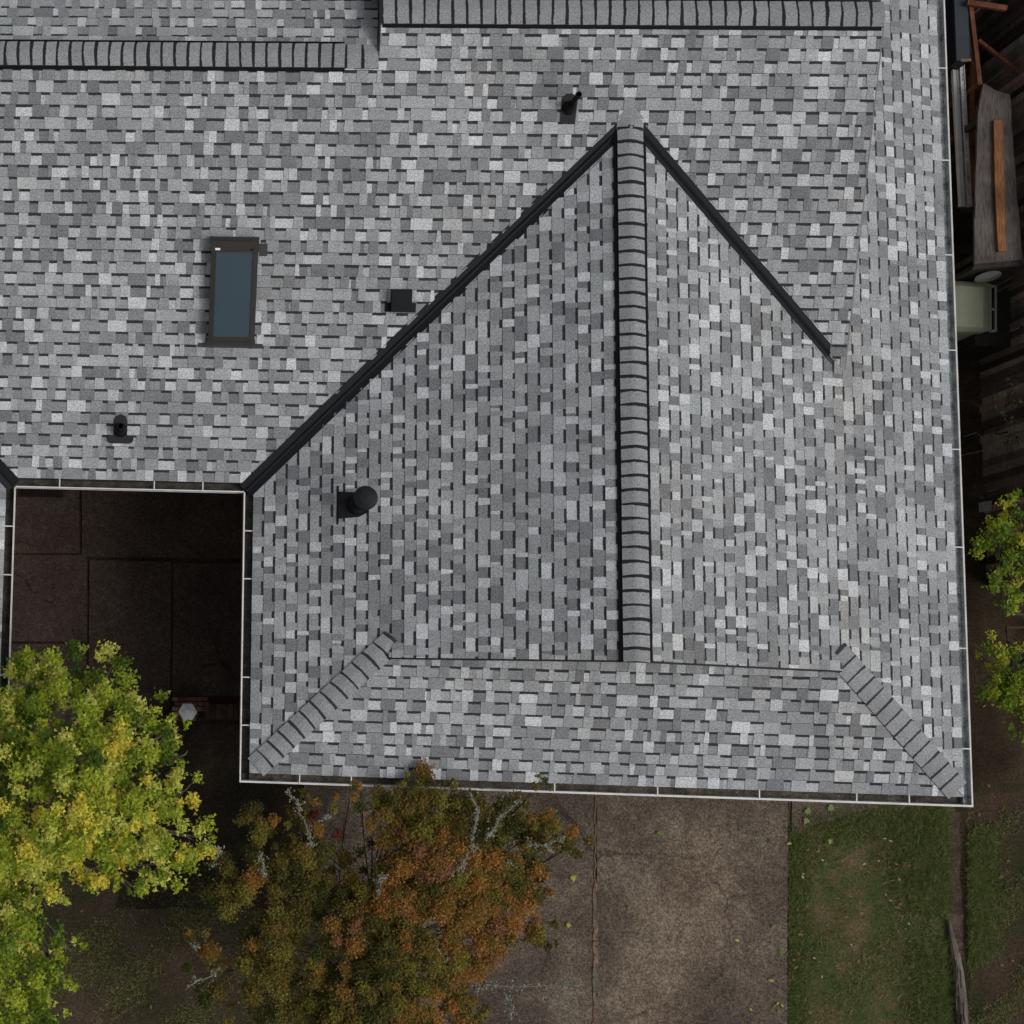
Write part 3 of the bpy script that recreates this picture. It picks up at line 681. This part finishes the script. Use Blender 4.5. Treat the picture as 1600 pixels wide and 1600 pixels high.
pb = P(1543, 421, 1.22); pb.y = P(1560, 418, 1.46).y - .05; lid = MB(); lathe(lid, pb, [(.155, 0), (.16, .012), (.12, .02), (.05, .035), (0, .036)], (.36, .36, .34), 28)
o = lid.build('round_plate', M['metal'], origin=pb); o.rotation_euler = (math.radians(78), 0, math.radians(4)); tag(o, 'round pale metal plate leaning against the front of the bench', 'plate')
# pale green cover
cv = empty('plastic_cover', P(1520, 480, 0), 'pale green moulded plastic cover with a slotted right edge', 'cover')
GC = (.235, .255, .175); q = MB(); nn = 10; zt = 1.0
rows = []
for i in range(nn + 1):
    u = i / nn; y_ = 441 + (519 - 441) * u; bul = math.sin(math.pi * u)
    rows.append([P(1472, y_ - 2, zt - .06 + .07 * min(1, bul * 3)), P(1500, y_ - 2 + 1.0 * u, zt - .04 + .09 * min(1, bul * 3)), P(1536, y_, zt - .05 + .08 * min(1, bul * 3)), P(1549, y_ + (3 if u < .5 else -3) * (1 - bul), zt - .12)])
for a0, b0 in zip(rows, rows[1:]):
    for j in range(3): q.poly([a0[j], b0[j], b0[j + 1], a0[j + 1]], GC)
for rr, sg in ((rows[0], 1), (rows[-1], -1)):
    for j in range(3): q.poly([rr[j], rr[j + 1], rr[j + 1] - Z * .6, rr[j] - Z * .6], GC)
q.build('shell', M['wall'], cv)
for a0, b0, w_ in (((1548, 445), (1548, 519), .02), ((1556, 446), (1556, 518), .024)):
    s2 = MB(); s2.bar(P(*a0, .90), P(*b0, .90), w_, .03, (.27, .28, .24)); s2.build('edge_rail', M['wall'], cv)
for yy in (447, 483, 517):
    s2 = MB(); s2.bar(P(1548, yy, .90), P(1556, yy, .90), .03, .028, (.27, .28, .24)); s2.build('cross_bar', M['wall'], cv)
s2 = MB(); s2.bar(P(1549, 447, .86), P(1555.9, 447, .86), .01, .4, (.004, .004, .004)); s2.poly([P(1549, 447, .84), P(1556, 447, .84), P(1556, 517, .84), P(1549, 517, .84)], (.004, .004, .004)); s2.build('slot_back', M['blackmetal'], cv)
s2 = MB(); s2.box(*sorted((P(1478, 0, .4).x, P(1546, 0, .4).x)), *sorted((P(0, 515, .4).y - .1, P(0, 447, .4).y)), 0, .85, (.02, .018, .015)); s2.build('stand', M['blackmetal'], cv)
st = empty('wire_stand', P(1520, 540, 0), 'thin grey wire stand poking out below the green cover', 'stand')
q = MB(); q.tube([P(1534, 518, .5), P(1535, 534, .5), P(1496, 543, .5)], [.012] * 3, 6, (.12, .12, .12)); q.tube([P(1531, 518, .5), P(1531, 531, .5)], [.008] * 2, 6, (.12, .12, .12)); q.build('rod', M['metal'], st)
for xx, yy in ((1535, 534), (1500, 542)):
    q = MB(); p = P(xx, yy, .5); q.tube([p, (p.x, p.y, 0)], [.01, .01], 6, (.12, .12, .12)); q.build('leg', M['metal'], st)
slab('pale_block', [(1536, 784), (1550, 782), (1549, 797), (1537, 799)], .5, .12, (.20, .185, .19), 'wall', 'small pale block standing below the fence beside the bush', 'block')
# thin light laths caught on the fence
for j, (a0, b0, lb) in enumerate((((1506, 682), (1526, 676), 'short pale stick above the other, on the dark side yard floor'), ((1500, 712), (1546, 702), 'long pale stick lying on the dark side yard floor'))):
    q = MB(); q.bar(P(*a0, .05), P(*b0, .05), .012, .012, (.22, .20, .19)); tag(q.build('stick', M['wood']), lb, 'stick', 'pale sticks lying beside the fence')

# ------------------------------------------------------------------ leaves
MAPLE = [(0, -.5), (.12, -.22), (.42, -.34), (.34, -.06), (.55, .12), (.28, .16), (.22, .42), (0, .62), (-.22, .42), (-.28, .16), (-.55, .12), (-.34, -.06), (-.42, -.34), (-.12, -.22)]
LOBE = [(0, -.5), (.30, .05), (.52, .42), (.14, .30), (-.14, .30), (-.50, .44), (-.30, .05)]
OVAL = [(0, -.5), (.22, -.1), (.20, .25), (0, .5), (-.20, .25), (-.22, -.1)]
def leaf_mesh(name, pts, sizes, cols, shape, m, parent=None, tilt=.6, origin=None, nrm=None):
    n = len(pts); sh = np.array(shape); k = len(sh); pts = np.asarray(pts, float)
    yaw = rng.uniform(0, 2 * math.pi, n)
    nz = rng.normal(0, tilt, (n, 3)); nz[:, 2] = 1
    if nrm is not None: nz[:, :2] += nrm
    nz /= np.linalg.norm(nz, axis=1)[:, None]
    ref = np.stack([np.cos(yaw), np.sin(yaw), np.zeros(n)], 1)
    u = np.cross(ref, nz); u /= np.linalg.norm(u, axis=1)[:, None]; v = np.cross(nz, u)
    V = pts[:, None, :] + (u[:, None, :] * sh[None, :, 0, None] + v[:, None, :] * sh[None, :, 1, None] - nz[:, None, :] * (np.abs(sh[None, :, 0, None]) * .35)) * np.asarray(sizes)[:, None, None]
    me = bpy.data.meshes.new(name); me.vertices.add(n * k); me.loops.add(n * k); me.polygons.add(n)
    o0 = np.array(origin if origin is not None else (0, 0, 0), float)
    me.vertices.foreach_set('co', (V - o0).astype(np.float32).ravel()); me.loops.foreach_set('vertex_index', np.arange(n * k, dtype=np.int32))
    me.polygons.foreach_set('loop_start', np.arange(0, n * k, k, dtype=np.int32)); me.polygons.foreach_set('loop_total', np.full(n, k, dtype=np.int32))
    at = me.attributes.new('col', 'FLOAT_COLOR', 'FACE'); c = np.ones((n, 4), np.float32); c[:, :3] = cols; at.data.foreach_set('color', c.ravel())
    me.materials.append(m); me.update(calc_edges=True); me.validate()
    o = bpy.data.objects.new(name, me); COL.objects.link(o)
    if parent is not None:
        o.parent = parent; o.location = o0; o.matrix_parent_inverse = world_of(parent).inverted()
    elif origin is not None: o.location = o0
    return o
def crown_points(clumps, dens, sub=(8, .42), thick=.45, zup=.5, thin=None):
    """clumps: (px,py,rpx,z). each clump is filled with sprays; leaves gather on the sprays"""
    P_, A_ = [], []
    for ci, (px, py, r, z) in enumerate([c[:4] for c in clumps]):
        c = P(px, py, z); R = r * (CAMZ - z) / F
        ns = max(5, int(sub[0] * (r / 50) ** 2 * (thin(px, py) if thin else 1)))
        for s_ in range(ns):
            th = random.random() * 2 * math.pi; rr = R * math.sqrt(random.random()) * random.choice([1, 1, 1, 1.22]); hz = math.sqrt(max(0, 1 - min(1, rr / R) ** 2)) * R * zup
            hz = hz * random.uniform(.1, 1) ; sc = c + Vector((math.cos(th) * rr, math.sin(th) * rr, hz)); sr = R * sub[1] * random.uniform(.6, 1.2)
            n = int(dens * sr * sr * 3.1)
            q = rng.normal(0, .42, (n, 3)) * sr; q[:, 2] *= thick; out = np.array([math.cos(th), math.sin(th)]) * (rr / R)
            q[:, 2] -= (q[:, 0] ** 2 + q[:, 1] ** 2) * .4 / sr
            P_.append(q + np.array(sc)); A_ += [(ci, s_, random.random())] * n
    return np.concatenate(P_), A_
def tree(name, base, label, cat, clumps, dens, size, shape, palette, wood, sub=(8, .42), limb_r=.07, tilt=.6, zup=.5, thin=None):
    t = empty(name, base, label, cat)
    base = Vector(base)
    pts, A = crown_points(clumps, dens, sub, .45, zup, thin)
    n = len(pts); keys = {}
    cols = np.zeros((n, 3))
    for i, a in enumerate(A):
        kk = (a[0], a[1])
        if kk not in keys: keys[kk] = palette(pts[i], a[0])
        cols[i] = keys[kk]
    cols *= rng.uniform(.7, 1.3, (n, 1)); cols[:, 0] *= rng.uniform(.85, 1.15, n)
    leaf_mesh('crown', pts, rng.uniform(.65, 1.25, n) * size, np.clip(cols, 0, 1), shape, M['leaf'], t, tilt, origin=tuple(base))
    tb = MB(); top = sum((P(c[0], c[1], c[3]) for c in clumps), Vector()) / len(clumps)
    fork = base.lerp(Vector((top.x, top.y, 0)), .2); fork.z = top.z * .45
    tb.tube([base, base.lerp(fork, .5) + Vector((.04, .03, 0)), fork], [limb_r * 2, limb_r * 1.7, limb_r * 1.4], 10, wood); tb.build('trunk', M['bark'], t, True)
    lb = MB()
    for c in clumps:
        e = P(c[0], c[1], c[3] - .38); m1 = fork.lerp(e, .5) + Vector((random.uniform(-.3, .3), random.uniform(-.3, .3), -.25))
        lb.tube([fork, m1, e], [limb_r, limb_r * .55, limb_r * .18], 7, wood)
        for _ in range(3):
            th = random.random() * 6.28; R = c[2] * (CAMZ - c[3]) / F
            q = e + Vector((math.cos(th) * R * .6, math.sin(th) * R * .6, random.uniform(-.15, .05))); lb.tube([m1.lerp(e, .6), e.lerp(q, .5) + Z * .05, q], [limb_r * .3, limb_r * .2, limb_r * .08], 5, wood)
    lb.build('limbs', M['bark'], t, True)
    return t
# green maple turning yellow, left
G = [(.075, .13, .012), (.15, .22, .016), (.27, .34, .025), (.38, .44, .04), (.54, .55, .10), (.66, .58, .07)]
def pal_left(p, ci):
    # lower right part of the crown is yellower
    q = random.random() + (.32 if ci in YEL else 0)
    c = G[0] if q < .16 else G[1] if q < .36 else G[2] if q < .58 else G[3] if q < .80 else G[4] if q < 1.04 else G[5]
    return c
CL = [(30, 1070, 55, 3.6), (95, 1060, 48, 3.7), (165, 1062, 48, 3.8), (20, 1140, 60, 4.2), (90, 1130, 60, 4.4), (160, 1120, 55, 4.3), (215, 1115, 42, 3.9),
      (235, 1160, 40, 3.9), (265, 1150, 34, 3.6), (285, 1185, 26, 3.4), (40, 1210, 60, 4.6), (110, 1200, 62, 4.8), (180, 1190, 60, 4.5), (235, 1225, 50, 4.1), (285, 1240, 36, 3.7),
      (30, 1290, 60, 4.7), (100, 1280, 60, 4.9), (170, 1270, 58, 4.6), (225, 1290, 52, 4.2), (280, 1300, 46, 3.9), (300, 1330, 34, 3.5), (20, 1350, 50, 4.3), (80, 1340, 50, 4.4), (140, 1340, 50, 4.2),
      (195, 1355, 44, 3.9), (245, 1350, 44, 3.7), (205, 1385, 26, 3.4), (25, 1400, 45, 4.0), (65, 1400, 38, 3.8), (20, 1460, 50, 4.0), (70, 1470, 42, 3.8), (105, 1478, 22, 3.3), (25, 1530, 50, 4.1), (75, 1525, 36, 3.7), (100, 1535, 18, 3.3), (30, 1590, 55, 4.1), (75, 1580, 30, 3.6), (-40, 1150, 70, 4.4), (-40, 1300, 70, 4.6), (-40, 1450, 70, 4.4), (-30, 1580, 70, 4.2)]
YEL = {14, 15, 16, 17, 18, 19, 20, 21, 22, 23, 24, 12, 27}
tree('maple_tree', P(-20, 1330, 0), 'tall green maple turning yellow, overhanging the courtyard on the left', 'tree', CL, 1900, .047, LOBE, pal_left, (.10, .085, .06), (17, .31), .05, .6, .95)
# orange brown maple in the middle
OR = [(.072, .072, .016), (.115, .100, .020), (.180, .135, .026), (.27, .155, .034), (.36, .178, .042), (.30, .145, .060), (.22, .195, .034)]
def pal_mid(p, ci):
    s_ = CM[ci][4]; q = random.random()
    if s_ == 0: return random.choice([OR[0], OR[0], OR[1], OR[1], OR[2], OR[6]])
    if s_ == 1: return random.choice([OR[1], OR[2], OR[2], OR[3], OR[3], OR[4], OR[6]])
    if s_ == 3: return random.choice([(.13, .035, .02), (.16, .05, .03), OR[3]])
    return random.choice([OR[2], OR[3], OR[4], OR[4], OR[5]])
CM = [(520, 1365, 34, 2.3, 0), (470, 1310, 32, 2.3, 0), (445, 1285, 24, 2.3, 0), (590, 1345, 30, 2.5, 0), (560, 1385, 34, 2.5, 1), (585, 1252, 24, 2.8, 0), (530, 1420, 36, 2.4, 0), (590, 1430, 36, 2.5, 0), (640, 1250, 40, 2.9, 1), (605, 1285, 34, 2.8, 1), (690, 1275, 44, 3.0, 0), (745, 1285, 46, 2.9, 0), (800, 1284, 34, 2.9, 0), (848, 1284, 28, 2.8, 1), (868, 1306, 28, 2.6, 1), (840, 1322, 40, 2.6, 0), (900, 1310, 22, 2.4, 1),
      (690, 1335, 46, 3.0, 2), (640, 1330, 40, 2.8, 1), (745, 1340, 46, 2.9, 1), (790, 1370, 44, 2.7, 1), (830, 1400, 34, 2.5, 2), (770, 1410, 44, 2.7, 2), (710, 1400, 48, 3.0, 1), (650, 1390, 48, 2.9, 2), (600, 1400, 42, 2.7, 1),
      (560, 1460, 42, 2.7, 2), (615, 1460, 46, 2.8, 0), (675, 1460, 46, 2.9, 1), (730, 1470, 44, 2.7, 2), (780, 1450, 34, 2.4, 0), (820, 1455, 28, 2.3, 1), (545, 1520, 44, 2.6, 1), (600, 1530, 46, 2.7, 0), (660, 1530, 46, 2.7, 1), (715, 1530, 36, 2.5, 2), (735, 1580, 30, 2.3, 1), (560, 1590, 50, 2.6, 0), (625, 1595, 46, 2.6, 1), (690, 1590, 40, 2.5, 1),
      (480, 1360, 44, 2.5, 0), (430, 1330, 40, 2.4, 0), (385, 1290, 34, 2.3, 0), (400, 1370, 42, 2.4, 1), (350, 1360, 34, 2.2, 0), (520, 1400, 40, 2.5, 0), (450, 1420, 46, 2.5, 0), (380, 1430, 42, 2.3, 0), (500, 1470, 44, 2.5, 0), (430, 1480, 44, 2.4, 1), (360, 1490, 34, 2.2, 1), (310, 1475, 26, 2.1, 1), (320, 1520, 32, 2.1, 0), (390, 1535, 44, 2.3, 0), (460, 1540, 44, 2.4, 0), (340, 1575, 30, 2.0, 0), (420, 1595, 40, 2.2, 0), (500, 1600, 46, 2.3, 0),
      (495, 1275, 26, 2.6, 3), (515, 1310, 18, 2.5, 3), (485, 1255, 20, 2.6, 1), (540, 1258, 20, 2.6, 1), (415, 1300, 22, 2.4, 1), (640, 1222, 14, 3.1, 0), (712, 1222, 14, 3.1, 0), (845, 1222, 14, 3.1, 0), (560, 1242, 16, 3.0, 1), (860, 1470, 14, 2.0, 0), (870, 1440, 10, 2.0, 0)]
mt = tree('autumn_maple', P(560, 1500, 0), 'brown and orange autumn maple with pale lichen on its branches, beside the driveway', 'tree', CM, 6200, .032, LOBE, pal_mid, (.07, .06, .05), (30, .40), .018, .7, .5, lambda x, y: .42 if x < 470 else .6 if x < 600 and y < 1480 else .85)
# lichen covered branches of that tree
LB = [[(450, 1232), (452, 1243), (466, 1257), (474, 1278), (482, 1300), (488, 1325)], [(735, 1240), (745, 1260), (742, 1290), (736, 1318), (740, 1335)], [(760, 1310), (775, 1290), (790, 1270), (812, 1250)],
      [(824, 1315), (850, 1320), (866, 1333)], [(850, 1320), (878, 1312), (880, 1306)], [(730, 1336), (716, 1360), (705, 1370)], [(905 - 300, 1372), (593, 1378), (590, 1398)], [(690, 1465), (700, 1450), (708, 1440)],
      [(672, 1475), (688, 1490), (694, 1505)], [(742, 1543), (760, 1538), (800, 1542), (835, 1541), (870, 1538), (900, 1540)], [(790, 1555), (800, 1575), (798, 1590)], [(405, 1330), (412, 1350), (416, 1370)], [(290, 1545), (310, 1530), (330, 1525), (345, 1512)], [(300, 1480), (306, 1475)],
      [(500, 1280), (515, 1277)], [(850, 1560), (870, 1572), (890, 1580)], [(325, 1315), (345, 1330), (332, 1352)], [(770, 1345), (800, 1350)]]
lc = MB()
for br in LB:
    lb = MB(); b2 = []
    for qa, qb in zip(br, br[1:]):
        b2 += [qa, ((qa[0] + qb[0]) / 2 + random.uniform(-4, 4), (qa[1] + qb[1]) / 2 + random.uniform(-4, 4))]
    br = b2 + [br[-1]]
    zz = 3.15 if br[0][1] < 1345 else 2.95; zz = zz if br[0][0] > 540 else 2.85
    if br[0][1] > 1535: zz = 2.5
    p3 = [P(x, y, zz + random.uniform(-.04, .04)) for x, y in br]; p3 = [P(*br[0], zz - .5)] + p3
    lb.tube(p3, [.016] + [.013 - .008 * i / len(br) for i in range(len(br))], 6, (.17, .155, .13))
    lb.build('branch', M['bark'], mt, True)
    for a0, b0 in zip(p3[1:], p3[2:]):
        cl = [random.random() for _ in range(3)]; kk_ = random.uniform(.15, 1.25)
        for _ in range(int((b0 - a0).length * 260 * kk_) + 1):
            u_ = min(1, max(0, random.choice(cl) + random.gauss(0, .12))); sp_ = random.choice([.010, .022, .038])
            c = a0.lerp(b0, u_) + Vector((random.gauss(0, sp_), random.gauss(0, sp_), random.gauss(.004, .01))); r = random.uniform(.004, .015)
            g_ = random.uniform(.7, 1.2); co = (.25 * g_, .255 * g_, .20 * g_)
            ps = [c + Vector((math.cos(a_) * r * random.uniform(.6, 1.3), math.sin(a_) * r * random.uniform(.6, 1.3), random.uniform(-.3, .3) * r)) for a_ in (0, 1.05, 2.1, 3.14, 4.2, 5.2)]
            tp_ = c + Z * r
            for i in range(6): lc.poly([ps[i], ps[(i + 1) % 6], tp_], co)
lc.build('lichen', M['lichen'], mt)
# green tree by the fence
GR = [(.10, .17, .014), (.19, .27, .020), (.29, .35, .025), (.40, .40, .035)]
CR = [(1545, 845, 26, 2.0, 0), (1585, 830, 36, 2.2, 0), (1600, 900, 36, 2.1, 0), (1555, 1062, 30, 1.9, 0), (1585, 1075, 38, 2.0, 0), (1575, 1015, 28, 1.9, 0), (1597, 1120, 34, 2.0, 0), (1570, 820, 34, 2.0, 0), (1590, 790, 26, 2.1, 0), (1560, 860, 34, 2.1, 0), (1592, 860, 36, 2.2, 0), (1578, 910, 36, 2.2, 0), (1595, 945, 26, 2.0, 0), (1545, 1040, 22, 1.7, 0), (1570, 1050, 34, 1.9, 0), (1595, 1040, 36, 2.0, 0), (1560, 1090, 30, 1.8, 0), (1590, 1100, 34, 1.9, 0), (1598, 1150, 24, 1.7, 0), (1640, 860, 50, 2.2, 0), (1640, 1080, 50, 2.1, 0)]
tree('shrub_tree', P(1640, 985, 0), 'leafy green tree leaning in from the right edge beside the fence', 'tree', [c[:4] for c in CR], 1700, .046, OVAL, lambda p, ci: random.choice(GR), (.05, .04, .03), (20, .34), .03, .6, .6)
CR2 = [(1580, 610, 20, 1.6, 0), (1575, 650, 22, 1.5, 0), (1590, 690, 20, 1.5, 0), (1570, 700, 12, 1.4, 0)]
tree('thin_shrub', P(1592, 680, 0), 'sparse dark shrub with few olive leaves in front of the fence', 'shrub', [c[:4] for c in CR2], 420, .045, OVAL, lambda p, ci: random.choice([(.04, .05, .014), (.06, .055, .018), (.03, .03, .012)]), (.05, .04, .03), (8, .5), .02, .6, .5)

# ------------------------------------------------------------------ timber edging, grass, litter
ed = MB(); pr = None
q = [(1483, 1438), (1488, 1470), (1493, 1495), (1497, 1520), (1501, 1560), (1504, 1620), (1506, 1700)]
ed.tube([P(x, y, .05) for x, y in q], [.02, .045, .062, .07, .078, .08, .08], 9, (.15, .125, .105)); 
for _ in range(30):
    i = random.uniform(2, 5.9); a0 = Vector(q[int(i)]).lerp(Vector(q[int(i) + 1]), i % 1); dx = random.uniform(-6, 6)
    ed.bar(P(a0.x + dx, a0.y, .13), P(a0.x + dx + 1, a0.y + random.uniform(8, 30), .13), .008, .02, random.choice([(.17, .15, .13), (.05, .04, .035), (.12, .10, .085)]))
sheet('earth_strip', wob([(1481, 1268), (1500, 1268), (1503, 1400), (1508, 1500), (1478, 1500), (1484, 1400)][::-1], 3), .012, m_ground('packed_earth', [(.35, (.045, .030, .022)), (.5, (.075, .052, .040)), (.62, (.11, .082, .062))], 3))
tag(ed.build('log_edging', M['wood']), 'weathered timber edging half sunk between the two lawns', 'edging')
def blades(name, regions, n, label, hmin=.03, hmax=.09):
    mb_v = []; cols = []
    pts = []
    while len(pts) < n:
        rg = random.choices(regions, [r[4] for r in regions])[0]; x, y = random.uniform(rg[0], rg[1]) + (random.gauss(0, 14) if rg[0] > 1265 else abs(random.gauss(0, 9)) - 3), random.uniform(rg[2], rg[3]) + random.gauss(0, 14)
        if y < rg[2] - 6 and rg[2] < 1300: continue
        if name == 'grass' and 1484 < x < 1512: continue
        s_ = math.sin(x * .021 + 1.3) * math.cos(y * .027) + .7 * math.sin(x * .05 + y * .043) + random.gauss(0, .4)
        if s_ < rg[5]: continue
        pts.append((x, y, s_, rg[6]))
    V = np.zeros((n, 3, 3)); C = np.ones((n, 4), np.float32)
    for i, (x, y, s_, hk) in enumerate(pts):
        p = P(x, y, .004); a_ = random.random() * 6.28; h = random.uniform(hmin, hmax) * hk; L = h * random.uniform(.5, 1.3); b_ = random.random() * 6.28; wd = random.uniform(.002, .0045)
        V[i, 0] = (p.x - math.sin(b_) * wd, p.y + math.cos(b_) * wd, p.z); V[i, 1] = (p.x + math.sin(b_) * wd, p.y - math.cos(b_) * wd, p.z); V[i, 2] = (p.x + math.cos(b_) * L, p.y + math.sin(b_) * L, p.z + h)
        g_ = random.uniform(.9, 2.1); c = random.choices([(.050, .088, .018), (.085, .125, .028), (.15, .13, .05), (.21, .155, .085)], [4, 4, 4 if hk < 1.3 else 1.5, 5 if hk < 1.3 else 1])[0]
        C[i, :3] = [v_ * g_ for v_ in c]
    me = bpy.data.meshes.new(name); me.vertices.add(n * 3); me.loops.add(n * 3); me.polygons.add(n)
    me.vertices.foreach_set('co', V.astype(np.float32).ravel()); me.loops.foreach_set('vertex_index', np.arange(n * 3, dtype=np.int32))
    me.polygons.foreach_set('loop_start', np.arange(0, n * 3, 3, dtype=np.int32)); me.polygons.foreach_set('loop_total', np.full(n, 3, dtype=np.int32))
    at = me.attributes.new('col', 'FLOAT_COLOR', 'FACE'); at.data.foreach_set('color', C.ravel()); me.materials.append(M['grass']); me.update(calc_edges=True)
    o = bpy.data.objects.new(name, me); COL.objects.link(o); tag(o, label, 'grass', kind='stuff')
blades('grass', [(1232, 1490, 1262, 1620, 5, .05, 1.0), (1231, 1262, 1300, 1610, 1.2, -2, 1.4), (1400, 1492, 1262, 1420, 2.2, -2, 1.9), (1430, 1492, 1480, 1620, 1.6, -2, 1.9), (1260, 1420, 1270, 1300, .8, -2, 1.3)], 20000, 'short mixed grass growing between driveway and timber edging')
blades('grass', [(1500, 1640, 1270, 1620, 3, .5, 1.0), (1502, 1545, 1290, 1500, 1.4, -1, 1.3)], 12000, 'thin grass on the brown ground right of the timber edging')
blades('grass', [(90, 420, 1370, 1640, 4, .2, .9)], 9000, 'thin dark grass under the two maples')
# fallen leaves: one mesh per kind, copied
def leafobj(name, shape, col, size):
    mb = MB(); mb.poly([(x * size, y * size, .004 + .012 * abs(x) * 2 * (1 if i % 2 else .3)) for i, (x, y) in enumerate(shape)], col); o = mb.build(name, M['leaf']); return o
YC_, GC_, BC_, PC_ = (.50, .46, .09), (.28, .38, .12), (.30, .155, .06), (.45, .40, .30)
def scatter(proto, items, z, label, group, cat='leaf'):
    for i, (x, y) in enumerate(items):
        o = proto if i == 0 else proto.copy()
        if i: COL.objects.link(o)
        o.location = P(x, y, z); s_ = random.uniform(.7, 1.2); o.scale = (s_, s_, s_); o.rotation_euler = (random.uniform(-.15, .15), random.uniform(-.15, .15), random.random() * 6.28)
        tag(o, label, cat, group)
scatter(leafobj('fallen_leaf', MAPLE, GC_, .085), [(1298, 1263), (1262, 1268), (1260, 1282), (1297, 1314)], .05, 'green maple leaf fallen just below the eave near the driveway corner', 'green leaves below the eave')
scatter(leafobj('fallen_leaf', MAPLE, YC_, .085), [(895, 1371), (888, 1445)], .05, 'yellow maple leaf on the driveway beside the autumn maple', 'yellow leaves on the left driveway bay')
scatter(leafobj('fallen_leaf', MAPLE, (.17, .23, .05), .065), [(1208, 1447), (1220, 1488), (983, 1417), (1029, 1302), (1217, 1580), (1210, 1572), (1265, 1588 - 6)], .05, 'small green leaf lying on the driveway concrete', 'small green leaves on the driveway')
scatter(leafobj('fallen_leaf', OVAL, YC_, .07), [(1233, 1318), (1173, 1577), (1215, 1568), (1205, 1532), (1151, 1469), (1222, 1571)], .055, 'narrow yellow leaf on the right half of the driveway', 'narrow yellow leaves on the driveway')
scatter(leafobj('fallen_leaf', OVAL, BC_, .065), [(1262, 1328), (1278, 1330), (1316, 1345), (1400, 1350), (1430, 1355), (1345, 1357), (1403, 1418), (1406, 1413), (1346, 1427), (1403, 1455), (1322, 1433), (1341, 1502), (1250, 1460), (1290, 1350), (1420, 1352), (1240, 1500), (1248, 1490), (1243, 1512), (1461, 1370)], .07, 'curled brown leaf lying in the grass between driveway and edging', 'brown leaves in the right hand grass')
scatter(leafobj('fallen_leaf', OVAL, PC_, .055), [(1255, 1365), (1254, 1370), (1350, 1350), (1382, 1310), (1391, 1314), (1384, 1398), (1392, 1407), (1405, 1374), (1330, 1476), (1285, 1320 + 24), (1420, 1443), (1272, 1497), (1284, 1526), (1373, 1345)], .07, 'small pale leaf lying in the grass between driveway and edging', 'pale leaves in the right hand grass')
scatter(leafobj('fallen_leaf', OVAL, (.26, .12, .05), .06), [(1545, 1228), (1530, 1273), (1555, 1330), (1565, 1370), (1582, 1501), (1565, 1508), (1555, 1450), (1540, 1460), (1575, 1345), (1532, 1300)], .03, 'brown leaf on the bare ground right of the timber edging', 'brown leaves right of the edging')
scatter(leafobj('fallen_leaf', OVAL, (.30, .17, .06), .06), [(243, 1515), (237, 1477), (128, 1423), (225, 1510), (183, 1543), (200, 1560), (240, 1520), (236, 1573), (150, 1440)], .03, 'tan leaf on the dim lawn between the two maples', 'tan leaves between the maples')
scatter(leafobj('fallen_leaf', OVAL, (.20, .16, .05), .03), [(202, 915), (230, 947), (358, 958), (283, 990), (315, 1005), (333, 1010), (290, 1018), (340, 1080), (250, 870)], .05, 'tiny pale leaf on the dark courtyard slabs', 'tiny leaves on the courtyard slabs')
